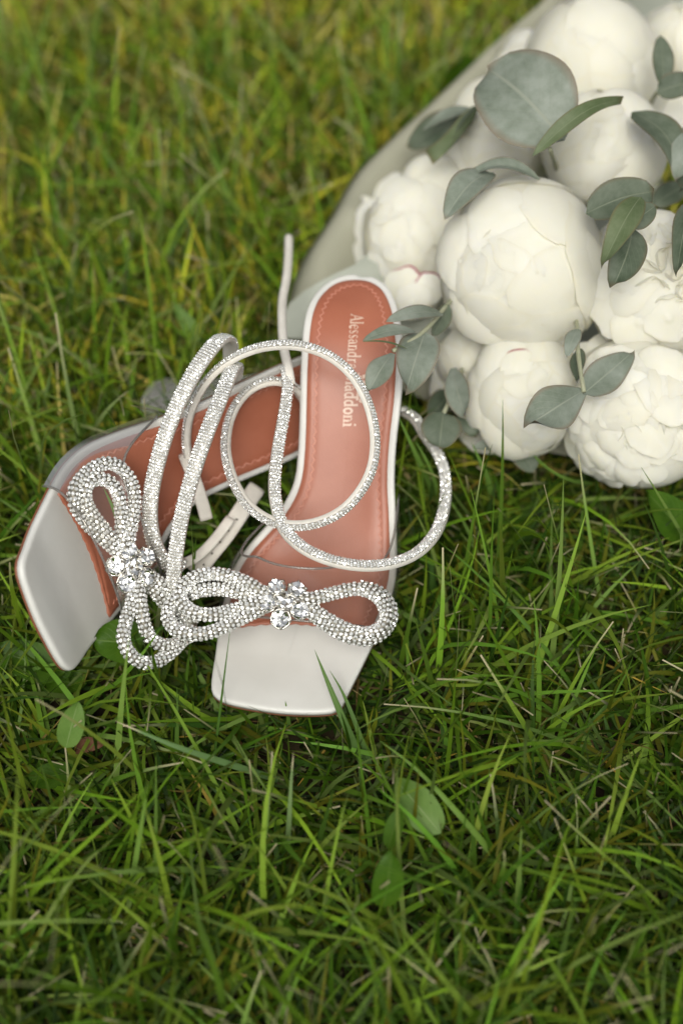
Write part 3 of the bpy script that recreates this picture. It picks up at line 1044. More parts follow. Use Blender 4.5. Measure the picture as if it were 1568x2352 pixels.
def petal(parent, cen, ax, R, th, ph, ang, lift, seed, stretch=1.15, wav=.012, tip=(1, 0), tint=None, curl=0, nr=7, ns=30, name='petal', tilt=.006, tipdir=None):
    """a cupped patch of the ball: centre direction (th from the axis, ph round it), angular radius ang"""
    rg = np.random.default_rng(seed)
    t, q, n = basis(ax)
    c = unit(math.sin(th) * (math.cos(ph) * t + math.sin(ph) * q) + math.cos(th) * n)
    up = unit(n - c * np.dot(n, c)) if abs(np.dot(n, c)) < .995 else t       # towards the flower's tip
    if tipdir is not None:
        up = unit(tipdir - c * np.dot(tipdir, c))
    rt = np.cross(c, up)
    a = np.linspace(0, 2 * np.pi, ns, endpoint=False)
    f1, f2, f3 = rg.uniform(0, 6.28, 3)
    upness = np.cos(a)
    rm = ang * (1 + .10 * (stretch - 1) * 10 * np.cos(a) ** 2 * .6 + .055 * np.sin(3 * a + f1) + .03 * np.sin(5 * a + f3) + .028 * np.sin(8 * a + f2) * (upness > -.2))
    rm -= ang * .10 * np.exp(-((a if True else 0) - 0) ** 2 / .03) * rg.uniform(0, 1)       # notch at the tip
    V, uv, tn = [cen + c * R], [(0, .5)], [0]
    nr += 1
    for i in range(1, nr + 1):
        f = (i / (nr - 1)) ** .85 * .97 if i < nr else 1.0
        rho = rm * f
        d = np.cos(rho)[:, None] * c + np.sin(rho)[:, None] * (np.cos(a)[:, None] * up + np.sin(a)[:, None] * rt)
        lf = lift * f ** 4 * (.35 + .65 * np.clip(upness, 0, 1)) - .03 * f ** 2 * (upness < -.3)
        lf = lf + wav * f ** 3 * (.6 * np.sin(3 * a + f3) + .4 * np.sin(7 * a + f1)) * (.4 + .6 * np.clip(upness + .3, 0, 1)) + wav * .6 * f * np.sin(2 * a + f1)
        lf = lf + .05 * np.sin(d @ LUMP[0] + LUMP[3][0]) + .036 * np.sin(d @ LUMP[1] + LUMP[3][1]) + .010 * np.sin(d @ LUMP[2] + LUMP[3][2])
        lf = lf + .0035 * f * np.sin(13 * np.sin(a) * f + f1) + tilt * f * np.cos(a - f2) + tilt * .6 * f * f * np.cos(2 * a - f3)
        lf = lf + curl * f ** 6 * np.clip(upness, 0, 1) ** 2
        V.append(cen + d * (R * (1 + lf))[:, None])
        uv += list(np.c_[np.sin(a) * f, .5 + .5 * np.cos(a) * f])
        k = np.zeros(ns)
        if tint and i >= nr - 1:
            k = np.clip((np.cos(a - tint[0]) - tint[1]) / (1 - tint[1]), 0, 1) ** .5
        tn += list(k)
    V = np.vstack(V)
    F = [(0, 1 + i, 1 + (i + 1) % ns) for i in range(ns)]
    for r in range(nr - 1):
        for i in range(ns):
            j = (i + 1) % ns
            F.append((1 + r * ns + i, 1 + (r + 1) * ns + i, 1 + (r + 1) * ns + j, 1 + r * ns + j))
    V1 = V - unit(V - cen) * .00035
    return mesh(name, V, F, M['petal'], parent, attr={'tint': tn}, uv=np.array(uv), excl=True)


def ruffle(parent, cen, ax, R, th, ph, w, hgt, seed, twist=0):
    """one small crinkled inner petal standing out of an open flower"""
    rg = np.random.default_rng(seed)
    t, q, n = basis(ax)
    c = unit(math.sin(th) * (math.cos(ph) * t + math.sin(ph) * q) + math.cos(th) * n)
    side = unit(np.cross(c, rg.normal(size=3)))
    out = np.cross(side, c)
    nu, nv = 15, 9
    f1, f2 = rg.uniform(0, 6.28, 2)
    V, uv = [], []
    for j in range(nv):
        v = j / (nv - 1)
        for i in range(nu):
            u = -1 + 2 * i / (nu - 1)
            ww = w * (.45 + .75 * v ** .7) * (1 - .15 * v ** 6)
            h = R * (1 - hgt) + R * hgt * (v * (1 - .22 * u * u * v) + .03 * v * math.sin(4 * u + f1))
            o = w * (.55 * u * u - .25 + .25 * v * v * math.sin(3.4 * u + f2) * .8 + .35 * v * v)
            V.append(cen + c * h + side * (u * ww) + out * o)
            uv.append((u, v))
    return mesh('petal', np.array(V), grid_faces(nu, nv), M['petal'], parent, attr={'tint': np.zeros(len(V))}, uv=np.array(uv))


GROUP_P = 'white peonies of the bouquet'


def peony(u, v, z, rpx, label, axis, seed, kind='ball', squash=1, red=False):
    rg = random.Random(seed)
    lr = np.random.default_rng(seed)
    LUMP[0], LUMP[1], LUMP[2], LUMP[3] = lr.normal(0, 1.6, 3), lr.normal(0, 2.4, 3), lr.normal(0, 4, 3), lr.uniform(0, 6, 3)
    cen = at(u, v, z)
    R = px(cen, rpx)
    ax = unit(camvec(*axis))
    root = thing('peony', (cen[0], cen[1], cen[2] - R), label, 'peony', GROUP_P)
    # the bud the petals wrap
    t, q, n = basis(ax)
    nu, nv = 20, 11
    V = []
    for j in range(nv):
        th = math.pi * (j + .02) / (nv - 1 + .04)
        for i in range(nu):
            p = 2 * math.pi * i / nu
            V.append(cen + R * .89 * (math.sin(th) * (math.cos(p) * t + math.sin(p) * q) + math.cos(th) * n))
    V = np.array(V)
    mesh('bud', V, grid_faces(nu, nv, True) + [tuple(range(nu)), tuple((nv - 1) * nu + i for i in range(nu))[::-1]], M['petal'], root, excl=True, attr={'tint': np.zeros(len(V))}, uv=np.zeros((len(V), 2)))
    sd_ = seed * 100
    if kind == 'ball':
        # inner wraps close over the top, outer ones end lower in scallops
        for k in range(4):
            petal(root, cen, ax, R * (.968 + .004 * k), .50 + .12 * rg.random(), k * 1.65 + rg.random(), .95, .006, sd_ + k, wav=.008)
        for k in range(4):
            petal(root, cen, ax, R * (.980 + .005 * k), .36 + .22 * rg.random(), k * 1.7 + rg.random() * .8, .34 + .16 * rg.random(), .012, sd_ + 10 + k, wav=.012, nr=6)
        for k in range(6):
            petal(root, cen, ax, R * (.982 + .005 * k), 1.25 + .25 * rg.random(), k * 2.42 + rg.random() * .7, .66 + .22 * rg.random(), .014, sd_ + 20 + k, wav=.010)
        for k in range(5):
            petal(root, cen, ax, R * (.992 + .005 * k), 1.75 + .25 * rg.random(), k * 1.35 + .4 + rg.random() * .5, .78 + .2 * rg.random(), .018, sd_ + 40 + k, wav=.012)
    else:
        for k in range(4):
            petal(root, cen, ax, R * (.93 + .006 * k), .45 + .12 * rg.random(), k * 1.65 + rg.random(), .98, .02, sd_ + 50 + k, wav=.012)
        for k in range(7):
            petal(root, cen, ax, R * (.945 + .009 * k), 1.15 + .25 * rg.random(), k * 2.5 + rg.random() * .6, .92 + .15 * rg.random(), .035, sd_ + k, wav=.018)
        for k in range(6):
            petal(root, cen, ax, R * (.945 + .010 * k), .62 + .25 * rg.random(), k * 1.25 + rg.random() * .6, .52 + .15 * rg.random(), .045, sd_ + 30 + k, wav=.03, nr=6)
        if kind == 'open':
            for k in range(38):
                rad = .60 * math.sqrt((k + .5) / 38)
                ruffle(root, cen, ax, R * (1.06 - .08 * rad + .04 * rg.random()), rad + .05 * rg.random(), k * 2.39996, R * (.12 + .07 * rg.random()), .22, sd_ + 60 + k)
    return root, cen, R, ax


def loose(parent, u, v, z, rpx, face, tipd, seed, wav=.05, lift=.08, k=1.9, tint=None, ball=None, out=1.0):
    """a separate, shallow petal whose middle is at the traced point, or where that sight line meets the flower's ball"""
    p = at(u, v, z)
    f = unit(camvec(*face))
    if ball is not None:
        c, rb = ball
        d = unit(ray(u, v))
        m_ = np.dot(c - CAM, d)
        q = CAM + d * m_
        off = np.linalg.norm(q - c)
        nn = unit(q - c)
        hh = math.sqrt(max(rb * rb - off * off, 0))
        n = unit(q - d * hh - c) if off < rb else nn
        p = c + n * rb * out
        f = unit(n * .75 + f * .35)
    R = px(p, rpx) * k
    return petal(parent, p - f * R, f, R, 0, 0, 1 / k, lift / k, seed, wav=wav / k, tilt=.03 / k, tipdir=camvec(*tipd), tint=tint, nr=8)


PEO = {}
PEO['F'] = peony(1200, 610, .100, 193, 'largest round peony in the middle of the bouquet, tightly closed', (-.5, .08, .85), 11)
PEO['A'] = peony(1352, 165, .118, 160, 'closed peony at the top of the bouquet, behind the big silver leaf', (.1, .6, .8), 12)
PEO['C'] = peony(1152, 325, .092, 128, 'cream bud half hidden under the big silver eucalyptus leaf', (-.4, .5, .8), 13)
PEO['D'] = peony(1380, 356, .112, 136, 'small smooth cream bud right of centre, above the largest bloom', (.1, .2, 1), 14)
PEO['E'] = peony(948, 540, .072, 118, 'half open peony at the left end with loose petals against the wrapping', (-.75, .1, .7), 15, 'half')
PEO['G'] = peony(1492, 655, .096, 172, 'open peony at the right edge with a ruffled heart', (.35, .15, .9), 16, 'open')
PEO['H'] = peony(1208, 908, .058, 134, 'round cream bud hanging lowest in the bouquet, left of the stem with two leaves', (-.1, -.2, 1), 17)
PEO['I'] = peony(1466, 945, .060, 170, 'wide ruffled peony at the lower right corner of the bouquet', (.15, -.35, .9), 18, 'open')
PEO['B'] = peony(1560, 105, .116, 95, 'pale peony cut by the top right corner of the picture', (-.2, .5, .8), 19, 'half')
PEO['K'] = peony(1500, 275, .086, 100, 'loose peony wedged behind the buds near the right edge', (.1, .5, .8), 20, 'half')
PEO['J'] = peony(1090, 830, .048, 92, 'shaded peony tucked underneath the largest bloom', (-.5, -.3, .8), 21, 'half')
PEO['L'] = peony(1575, 800, .062, 120, 'peony half outside the picture beside the ruffled lower bloom', (.2, -.1, .9), 22, 'half')

# closed buds: a few outer petals laid over each other on the side that shows
for q, key in enumerate('FADCH'):
    r_, c_, R_, a_ = PEO[key]
    u0, v0, rp0 = {'F': (1200, 610, 193), 'A': (1352, 165, 160), 'D': (1380, 356, 136), 'C': (1152, 325, 128), 'H': (1208, 908, 134)}[key]
    ph = 1.1 * q
    for k, (rad, ang, size) in enumerate(((.62, 0, .52), (.60, 2.0, .48), (.66, 4.0, .54), (.34, 1.0, .36), (.36, 3.2, .34), (.80, 5.0, .5), (.78, 2.9, .46))):
        if k in (3, 4) or (key != 'F' and k in (1, 6)):
            continue
        if key != 'F':
            size *= 1.35
        an = ang + ph
        loose(r_, u0 + rad * rp0 * math.cos(an), v0 - rad * rp0 * math.sin(an), .1, rp0 * size, (0, 0, 1), (-math.cos(an), -math.sin(an), 0), 900 + 10 * q + k,
              wav=.012, lift=.016, k=1 / size, ball=(c_, R_ * 1.0), out=.998 + .003 * k)
loose(PEO['H'][0], 1192, 846, .08, 46, (0, .2, 1), (.1, 1, 0), 955, wav=.03, lift=.04, k=2.4, ball=(PEO['H'][1], PEO['H'][2]), out=1.02, tint=(.3, .86))
# E: an upper lobe, loose guard petals standing off to the left, and a small red-edged bud below
r_, c_, R_, a_ = PEO['E']
cc = at(992, 452, .074)
for k in range(5):
    petal(r_, cc, unit(camvec(-.5, .3, .8)), px(cc, 92) * (.95 + .012 * k), .9, 1.3 * k, 1.0, .02, 690 + k, wav=.012)
for k, (u, v, z, rp_, fc, td) in enumerate(((872, 466, .060, 50, (-.3, .3, .9), (-.6, .8, 0)), (834, 508, .058, 56, (-.4, .1, .9), (-1, .1, 0)), (856, 580, .054, 58, (-.4, -.2, .9), (-.8, -.6, 0)),
        (900, 446, .064, 48, (-.2, .4, .9), (-.2, 1, 0)), (868, 520, .066, 62, (-.4, .2, .9), (-.9, .4, 0)))):
    loose(r_, u, v, z, rp_, fc, td, 700 + k, wav=.07, lift=.08, k=2.4)
BE = (c_, R_ * 1.0)
for k, (u, v, rp_, td, o) in enumerate(((905, 590, 62, (-.9, -.2, 0), 1.0), (900, 520, 60, (-1, .2, 0), 1.02), (925, 465, 62, (-.6, .8, 0), 1.04), (985, 580, 74, (.2, .9, 0), 1.0), (945, 600, 60, (-.5, .6, 0), 1.03), (985, 490, 72, (-.2, 1, 0), 1.05), (940, 540, 56, (-.9, .5, 0), 1.05), (915, 560, 42, (-1, .1, 0), 1.07))):
    loose(r_, u, v, .07, rp_, (-.4, .2, .9), td, 712 + k, wav=.06, lift=.09, ball=BE, out=o)
cc = at(957, 690, .056)
for k in range(4):
    petal(r_, cc, unit(camvec(.1, -.3, .95)), px(cc, 46) * (.95 + .02 * k), .75, 1.6 * k + .4, 1.0, .03, 720 + k, wav=.02)
loose(r_, 920, 662, .074, 50, (-.2, -.2, .9), (.7, .7, 0), 730, tint=(0, .2), wav=.04, lift=.05)
loose(r_, 985, 668, .076, 40, (.2, -.2, .9), (-.1, 1, 0), 731, tint=(0, .1), wav=.04, lift=.05)
loose(r_, 950, 695, .074, 44, (0, -.4, .9), (.1, 1, 0), 732, wav=.03, lift=.05)
# F: a low collar of petals under the ball
r_, c_, R_, a_ = PEO['F']
for k, (u, v, z, rp_, fc, td) in enumerate(((1085, 762, .066, 52, (-.3, -.5, .8), (-.3, -1, 0)), (1155, 785, .064, 60, (-.1, -.6, .8), (-.1, -1, 0)), (1235, 782, .064, 60, (.1, -.6, .8), (.1, -1, 0)), (1300, 762, .066, 48, (.3, -.5, .8), (.4, -1, 0)), (1050, 722, .070, 44, (-.5, -.4, .8), (-.7, -.8, 0)))):
    loose(r_, u, v, z, rp_, fc, td, 740 + k)
r_, c_, R_, a_ = PEO['J']
for k, (u, v, z, rp_, fc, td) in enumerate(((1045, 824, .050, 56, (-.2, .5, .85), (-1, .1, 0)), (1018, 882, .044, 44, (-.5, .2, .85), (-.7, .3, 0)), (1110, 985, .034, 58, (-.3, .4, .85), (-.8, .4, 0)))):
    loose(r_, u, v, z, rp_, fc, td, 760 + k)
loose(PEO['A'][0], 1172, 138, .112, 54, (-.4, .5, .8), (-.8, .5, 0), 770)
loose(PEO['A'][0], 1195, 100, .112, 48, (-.4, .5, .8), (-.6, .8, 0), 771)
for k, (u, v, z, rp_, fc, td) in enumerate(((1505, 75, .125, 62, (-.5, .3, .8), (-.3, 1, 0)), (1545, 60, .122, 60, (0, .4, .9), (.2, 1, 0)))):
    loose(PEO['B'][0], u, v, z, rp_, fc, td, 774 + k)
for k, (u, v, z, rp_, fc, td) in enumerate(((1462, 248, .110, 48, (-.3, .5, .8), (-.4, 1, 0)), (1520, 262, .108, 58, (.1, .5, .85), (.3, 1, 0)), (1480, 282, .112, 50, (-.2, .3, .9), (-.8, .4, 0)))):
    loose(PEO['K'][0], u, v, z, rp_, fc, td, 778 + k)
# I: ruffled lobes all over the lower flower
r_, c_, R_, a_ = PEO['I']
lg = np.random.default_rng(5)
BI = (c_, R_ * 1.0)
for k, (u, v, rp_) in enumerate(((1335, 1020, 46), (1385, 1052, 46), (1438, 1070, 44), (1500, 1048, 50), (1362, 985, 52), (1424, 1000, 56), (1486, 990, 56), (1545, 1005, 50), (1382, 925, 54), (1455, 905, 58), (1410, 855, 62), (1450, 1035, 44), (1530, 930, 60), (1440, 950, 46), (1345, 945, 44), (1395, 1085, 34), (1460, 1092, 34), (1520, 870, 62), (1350, 1070, 32))):
    for q in range(2):
        uu, vv = u + lg.normal(0, 7), v + lg.normal(0, 7)
        fc = np.array([-.1, -.1, .95]) + lg.normal(0, .45, 3)
        loose(r_, uu, vv, .05, rp_ * 1.25 * (1 - .15 * q), fc, np.array([u - 1440, 930 - v, 0]) / 120 + lg.normal(0, .5, 3), 800 + 3 * k + q, wav=.075, lift=.10, k=1.6, ball=BI, out=.99 + .06 * q + .03 * lg.random())
loose(PEO['I'][0], 1352, 838, .075, 58, (-.2, .3, .9), (-.5, 1, 0), 858, wav=.05)
loose(PEO['I'][0], 1400, 815, .078, 56, (0, .4, .9), (.1, 1, 0), 859, wav=.05)
# G: soft petals round its ruffled heart
r_, c_, R_, a_ = PEO['G']
for k, (u, v, rp_, td) in enumerate(((1420, 700, 74, (-.6, -.6, 0)), (1400, 630, 62, (-1, 0, 0)), (1470, 740, 70, (.1, -1, 0)), (1440, 590, 56, (-.5, .8, 0)), (1535, 730, 62, (.6, -.8, 0)))):
    loose(r_, u, v, .09, rp_, (0, 0, 1), td, 860 + k, wav=.05, lift=.07, ball=(c_, R_), out=1.0 + .01 * k)


def leaf(parent, base, tip, width, nrm, mat, bend=.0, fold=.16, shape='oval', wav=.04, seed=0, name='leaf', rim=True):
    """blade from base to tip (world points), width in metres, nrm = side it shows"""
    rg = np.random.default_rng(seed)
    base, tip = np.asarray(base), np.asarray(tip)
    L = np.linalg.norm(tip - base)
    t = (tip - base) / L
    n = unit(nrm - t * np.dot(nrm, t))
    s = np.cross(t, n)
    nu, nv = 11, 15
    f1, f2 = rg.uniform(0, 6.28, 2)
    curl_ = rg.normal(0, .17)
    V, uv, tn = [], [], []
    for j in range(nv):
        v = j / (nv - 1)
        if shape == 'round':
            wp = (max(1 - (2 * (v - .5)) ** 2, 0)) ** .5 * (1.06 - .12 * v)
        elif shape == 'oval':
            wp = math.sin(math.pi * v ** .82) ** .62
        elif shape == 'lance':
            wp = math.sin(math.pi * v ** .7) ** .9
        else:                                   # spoon: broad near the tip
            wp = math.sin(math.pi * (.05 + .95 * v) ** 1.5) ** .7 * .9 + .1 * (1 - v)
        wp *= 1 + .03 * math.sin(9 * v + f1)
        for i in range(nu):
            u = -1 + 2 * i / (nu - 1)
            hh = (bend * 1.5 + .03) * L * math.sin(math.pi * v) + curl_ * width * v * v * u + fold * abs(u) * wp * width * .5 + wav * width * math.sin(5 * v + f2 + 1.5 * u) * abs(u)
            V.append(base + t * (L * v) + s * (u * wp * width / 2) + n * hh)
            uv.append((u, v))
            tn.append(.75 if rim and (abs(u) > .97 and .04 < v < .97 or v > .985) else 0)
    V = np.array(V)
    F = grid_faces(nu, nv)
    m_ = len(V)
    return mesh(name, V, F, M[mat], parent, attr={'tint': tn}, uv=np.array(uv))


GROUP_E = 'eucalyptus sprigs in the bouquet'


def sprig(label, leaves, stem):
    p0 = at(*stem[0])
    root = thing('eucalyptus_sprig', p0, label, 'eucalyptus sprig', GROUP_E)
    V, F = tube(spline(np.array([at(*q) for q in stem]), step=.004), .0011, 7)
    mesh('stem', V, F, M['stem'], root)
    for k, (b_, t_, wpx, nrm, mat, kw) in enumerate(leaves):
        B_, T_ = at(*b_), at(*t_)
        leaf(root, B_, T_, px(B_, wpx), camvec(*nrm), mat, seed=hash((b_, wpx)) % 1000, **kw)
    return root


sprig('eucalyptus sprig with the biggest round silver leaf, on top of the bouquet', [
    ((1294, 322, .160), (1120, 158, .168), 222, (-.1, .1, 1), 'euc', dict(shape='round', bend=.06, fold=.14, wav=.04)),
    ((1222, 358, .160), (1428, 230, .166), 42, (.25, .55, .85), 'euc_green', dict(shape='lance', bend=.10, fold=.3))],
    [(1262, 342, .158), (1275, 380, .12), (1290, 430, .09)])
sprig('folded grey eucalyptus leaf draped along the top of the largest bloom', [
    ((1238, 412, .146), (1060, 410, .144), 44, (.0, .7, .8), 'euc', dict(shape='lance', bend=.12, fold=.35)),
    ((1130, 396, .146), (1020, 505, .140), 78, (-.3, .3, .9), 'euc', dict(shape='oval', bend=.10, fold=.25))],
    [(1232, 412, .141), (1262, 425, .12), (1290, 470, .09)])
sprig('eucalyptus leaves jutting left between the half open peony and the wrapping', [
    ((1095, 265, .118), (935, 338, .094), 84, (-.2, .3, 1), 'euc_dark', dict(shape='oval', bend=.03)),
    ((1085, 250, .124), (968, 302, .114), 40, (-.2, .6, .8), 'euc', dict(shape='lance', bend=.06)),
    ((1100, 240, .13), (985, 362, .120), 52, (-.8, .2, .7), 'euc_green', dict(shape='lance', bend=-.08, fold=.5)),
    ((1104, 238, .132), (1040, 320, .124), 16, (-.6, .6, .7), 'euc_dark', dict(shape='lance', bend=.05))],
    [(1098, 250, .124), (1125, 265, .11), (1150, 290, .09)])
sprig('dark eucalyptus pair standing over the top right blooms', [
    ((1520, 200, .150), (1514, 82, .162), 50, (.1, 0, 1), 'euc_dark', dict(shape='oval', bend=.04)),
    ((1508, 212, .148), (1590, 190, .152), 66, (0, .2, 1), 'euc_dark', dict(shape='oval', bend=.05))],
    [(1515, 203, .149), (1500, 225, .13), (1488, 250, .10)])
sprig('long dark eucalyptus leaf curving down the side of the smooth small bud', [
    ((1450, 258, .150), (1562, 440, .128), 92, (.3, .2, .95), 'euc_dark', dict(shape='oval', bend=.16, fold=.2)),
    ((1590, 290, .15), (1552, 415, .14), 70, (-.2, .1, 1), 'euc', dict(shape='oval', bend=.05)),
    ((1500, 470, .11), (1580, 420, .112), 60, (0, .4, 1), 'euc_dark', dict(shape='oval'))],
    [(1455, 262, .14), (1500, 360, .11), (1530, 470, .08)])
sprig('cluster of green eucalyptus leaves above the ruffled peony at the right', [
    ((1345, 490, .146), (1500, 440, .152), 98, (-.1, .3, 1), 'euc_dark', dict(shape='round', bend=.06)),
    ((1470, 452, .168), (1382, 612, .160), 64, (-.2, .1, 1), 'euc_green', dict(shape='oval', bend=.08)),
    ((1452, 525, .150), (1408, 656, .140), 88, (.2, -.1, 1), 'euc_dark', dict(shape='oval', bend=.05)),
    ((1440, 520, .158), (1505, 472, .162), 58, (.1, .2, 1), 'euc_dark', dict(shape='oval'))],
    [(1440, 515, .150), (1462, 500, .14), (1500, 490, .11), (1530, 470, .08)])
sprig('grey eucalyptus leaf at the right edge in front of the ruffled peony', [
    ((1585, 460, .15), (1552, 632, .145), 52, (-.3, 0, 1), 'euc_dark', dict(shape='oval', bend=.05))],
    [(1585, 460, .15), (1590, 440, .12), (1592, 420, .09)])
sprig('eucalyptus sprig hanging over the heel of the upright sandal', [
    ((1018, 722, .112), (886, 738, .122), 42, (0, .5, .8), 'euc', dict(shape='oval', bend=.05)),
    ((955, 762, .118), (833, 782, .124), 34, (0, .6, .8), 'euc', dict(shape='oval', bend=.06)),
    ((936, 802, .120), (834, 784, .124), 10, (0, .9, .5), 'euc_green', dict(shape='lance', bend=.03)),
    ((975, 765, .114), (932, 898, .110), 98, (-.1, -.1, 1), 'euc', dict(shape='oval', bend=.05)),
    ((902, 812, .118), (846, 900, .114), 62, (-.2, 0, 1), 'euc', dict(shape='spoon', bend=.08)),
    ((1030, 700, .105), (992, 772, .100), 46, (.4, -.2, .9), 'euc_dark', dict(shape='oval'))],
    [(902, 806, .117), (940, 785, .116), (980, 755, .113), (1022, 705, .105), (1050, 670, .085)])
sprig('eucalyptus leaves low beside the end of the jewelled strap', [
    ((1018, 948, .066), (1008, 1030, .060), 92, (-.1, .1, 1), 'euc_dark', dict(shape='round', bend=.05)),
    ((1040, 845, .074), (1068, 958, .070), 66, (-.3, 0, 1), 'euc', dict(shape='spoon', bend=.06)),
    ((1040, 898, .052), (985, 960, .05), 60, (-.2, .2, 1), 'euc_dark', dict(shape='oval')),
    ((1060, 940, .055), (1095, 1000, .05), 60, (.2, .1, 1), 'euc_dark', dict(shape='oval'))],
    [(1018, 950, .065), (1040, 900, .064), (1065, 840, .058), (1090, 800, .05)])
sprig('eucalyptus stem with two broad grey leaves laid over the lowest bud', [
    ((1338, 898, .102), (1214, 975, .102), 112, (-.1, .0, 1), 'euc', dict(shape='spoon', bend=.04)),
    ((1338, 905, .102), (1452, 808, .105), 82, (.1, .2, 1), 'euc', dict(shape='oval', bend=-.05)),
    ((1326, 755, .11), (1300, 822, .108), 36, (-.3, .2, 1), 'euc', dict(shape='oval', bend=.05)),
    ((1330, 800, .10), (1325, 880, .095), 40, (-.6, .0, .8), 'euc_dark', dict(shape='lance'))],
    [(1340, 900, .103), (1332, 850, .104), (1326, 800, .104), (1325, 755, .104), (1318, 720, .09)])
sprig('shaded eucalyptus leaves lying flat on the grass below the lowest bud', [
    ((1195, 1010, .046), (1084, 1028, .040), 44, (0, .5, 1), 'euc', dict(shape='oval')),
    ((1185, 1012, .046), (1296, 1005, .046), 46, (0, .5, 1), 'euc', dict(shape='oval')),
    ((1190, 1022, .040), (1225, 1085, .034), 62, (0, .2, 1), 'euc_dark', dict(shape='oval'))],
    [(1192, 1015, .044), (1200, 985, .042), (1205, 940, .04)])

# wrapping paper: a stiff sheet that lies open on the grass, its rolled edge towards the lawn
edge = [(640, 800, .020), (662, 690, .034), (694, 600, .044), (755, 505, .054), (808, 412, .060), (870, 345, .065), (990, 235, .072), (1130, 105, .080), (1255, 0, .088), (1400, -120, .096), (1580, -260, .10)]
E_ = spline(np.array([at(*e) for e in edge]), n=150)
rows = []
inner_dir = []
for i, p in enumerate(E_):
    t = i / (len(E_) - 1)
    rows.append(p)
nW = 22
Wv = []
for i, p in enumerate(E_):
    t = i / (len(E_) - 1)
    tgt = np.array([.12 + .10 * t, .03 + .36 * t, .012 + .02 * t])      # down under the flowers
    row = []
    for j in range(nW):
        f = j / (nW - 1)
        q = p * (1 - f) + tgt * f
        q[2] = p[2] * (1 - f) ** 1.3 + tgt[2] * (1 - (1 - f) ** 1.3)
        q[2] += .013 * math.sin(math.pi * min(1, f * 6)) * (f < 1 / 6)               # rolled lip
        pl = abs(((t * 7 + .35 * f + .15 * math.sin(9 * t)) % 1) - .5)
        q[2] += .034 * max(0, .16 - pl) * min(1, f * 5) + .0045 * math.sin(13 * t + 5 * f) * math.sin(math.pi * f) + .002 * math.sin(27 * t - 9 * f) * f
        row.append(q)
    Wv.append(row)
Wv = np.array(Wv)
wr = thing('bouquet_wrap', (.1, .12, .02), 'sage grey paper wrapped around the bouquet, its edge slanting over the lawn', 'wrapping paper')
V0 = Wv.reshape(-1, 3)
Fw = grid_faces(nW, len(E_))
nrm = unit(np.cross(np.gradient(Wv, axis=1), np.gradient(Wv, axis=0)).reshape(-1, 3))
nrm *= np.sign(nrm[:, 2:3] + 1e-9)
V1 = V0 - nrm * .0005
n0 = len(V0)
Fb = list(Fw) + [tuple(i + n0 for i in reversed(f)) for f in Fw]
bd = [i * nW for i in range(len(E_))]
Fb += [(bd[i], bd[i + 1], bd[i + 1] + n0, bd[i] + n0) for i in range(len(bd) - 1)]
mesh('outer_sheet', np.vstack([V0, V1]), Fb, M['paper'], wr, excl=True)
# the second, inner layer with its fold line
edge2 = [(640, 775, .046), (662, 700, .055), (745, 640, .066), (835, 592, .072), (905, 478, .074), (960, 400, .070), (1060, 300, .078), (1180, 180, .088), (1300, 75, .097), (1450, -60, .10)]
E2 = spline(np.array([at(*e) for e in edge2]), n=36)
W2 = []
for i, p in enumerate(E2):
    t = i / (len(E2) - 1)
    tgt = np.array([.14 + .10 * t, .05 + .34 * t, .020 + .03 * t])
    row = []
    for j in range(14):
        f = j / 13
        q = p * (1 - f) + tgt * f
        q[2] += .004 * math.sin(math.pi * min(1, f * 5)) * (f < .2) + .003 * math.sin(9 * t + 6 * f) * math.sin(math.pi * f)
        row.append(q)
    W2.append(row)
W2 = np.array(W2)
mesh('inner_sheet', W2.reshape(-1, 3), grid_faces(14, len(E2)), M['paper_inner'], wr)

# ------------------------------------------------------------------ lawn
pts = np.vstack(EXCL)
CELL = .003
X0, Y0, NX, NY = -.6, -.6, 420, 520
ix = ((pts[:, 0] - X0) / CELL).astype(int)
iy = ((pts[:, 1] - Y0) / CELL).astype(int)
okp = (ix >= 0) & (ix < NX) & (iy >= 0) & (iy < NY)
LOW = np.full((NX, NY), 9.)
HIGH = np.full((NX, NY), -9.)
np.minimum.at(LOW, (ix[okp], iy[okp]), pts[okp, 2])
np.maximum.at(HIGH, (ix[okp], iy[okp]), pts[okp, 2])
for _ in range(2):          # close pinholes
    Lo, Hi = LOW.copy(), HIGH.copy()
    for dx in (-1, 0, 1):
        for dy in (-1, 0, 1):
            Lo = np.minimum(Lo, np.roll(np.roll(LOW, dx, 0), dy, 1))
            Hi = np.maximum(Hi, np.roll(np.roll(HIGH, dx, 0), dy, 1))
    LOW, HIGH = Lo, Hi


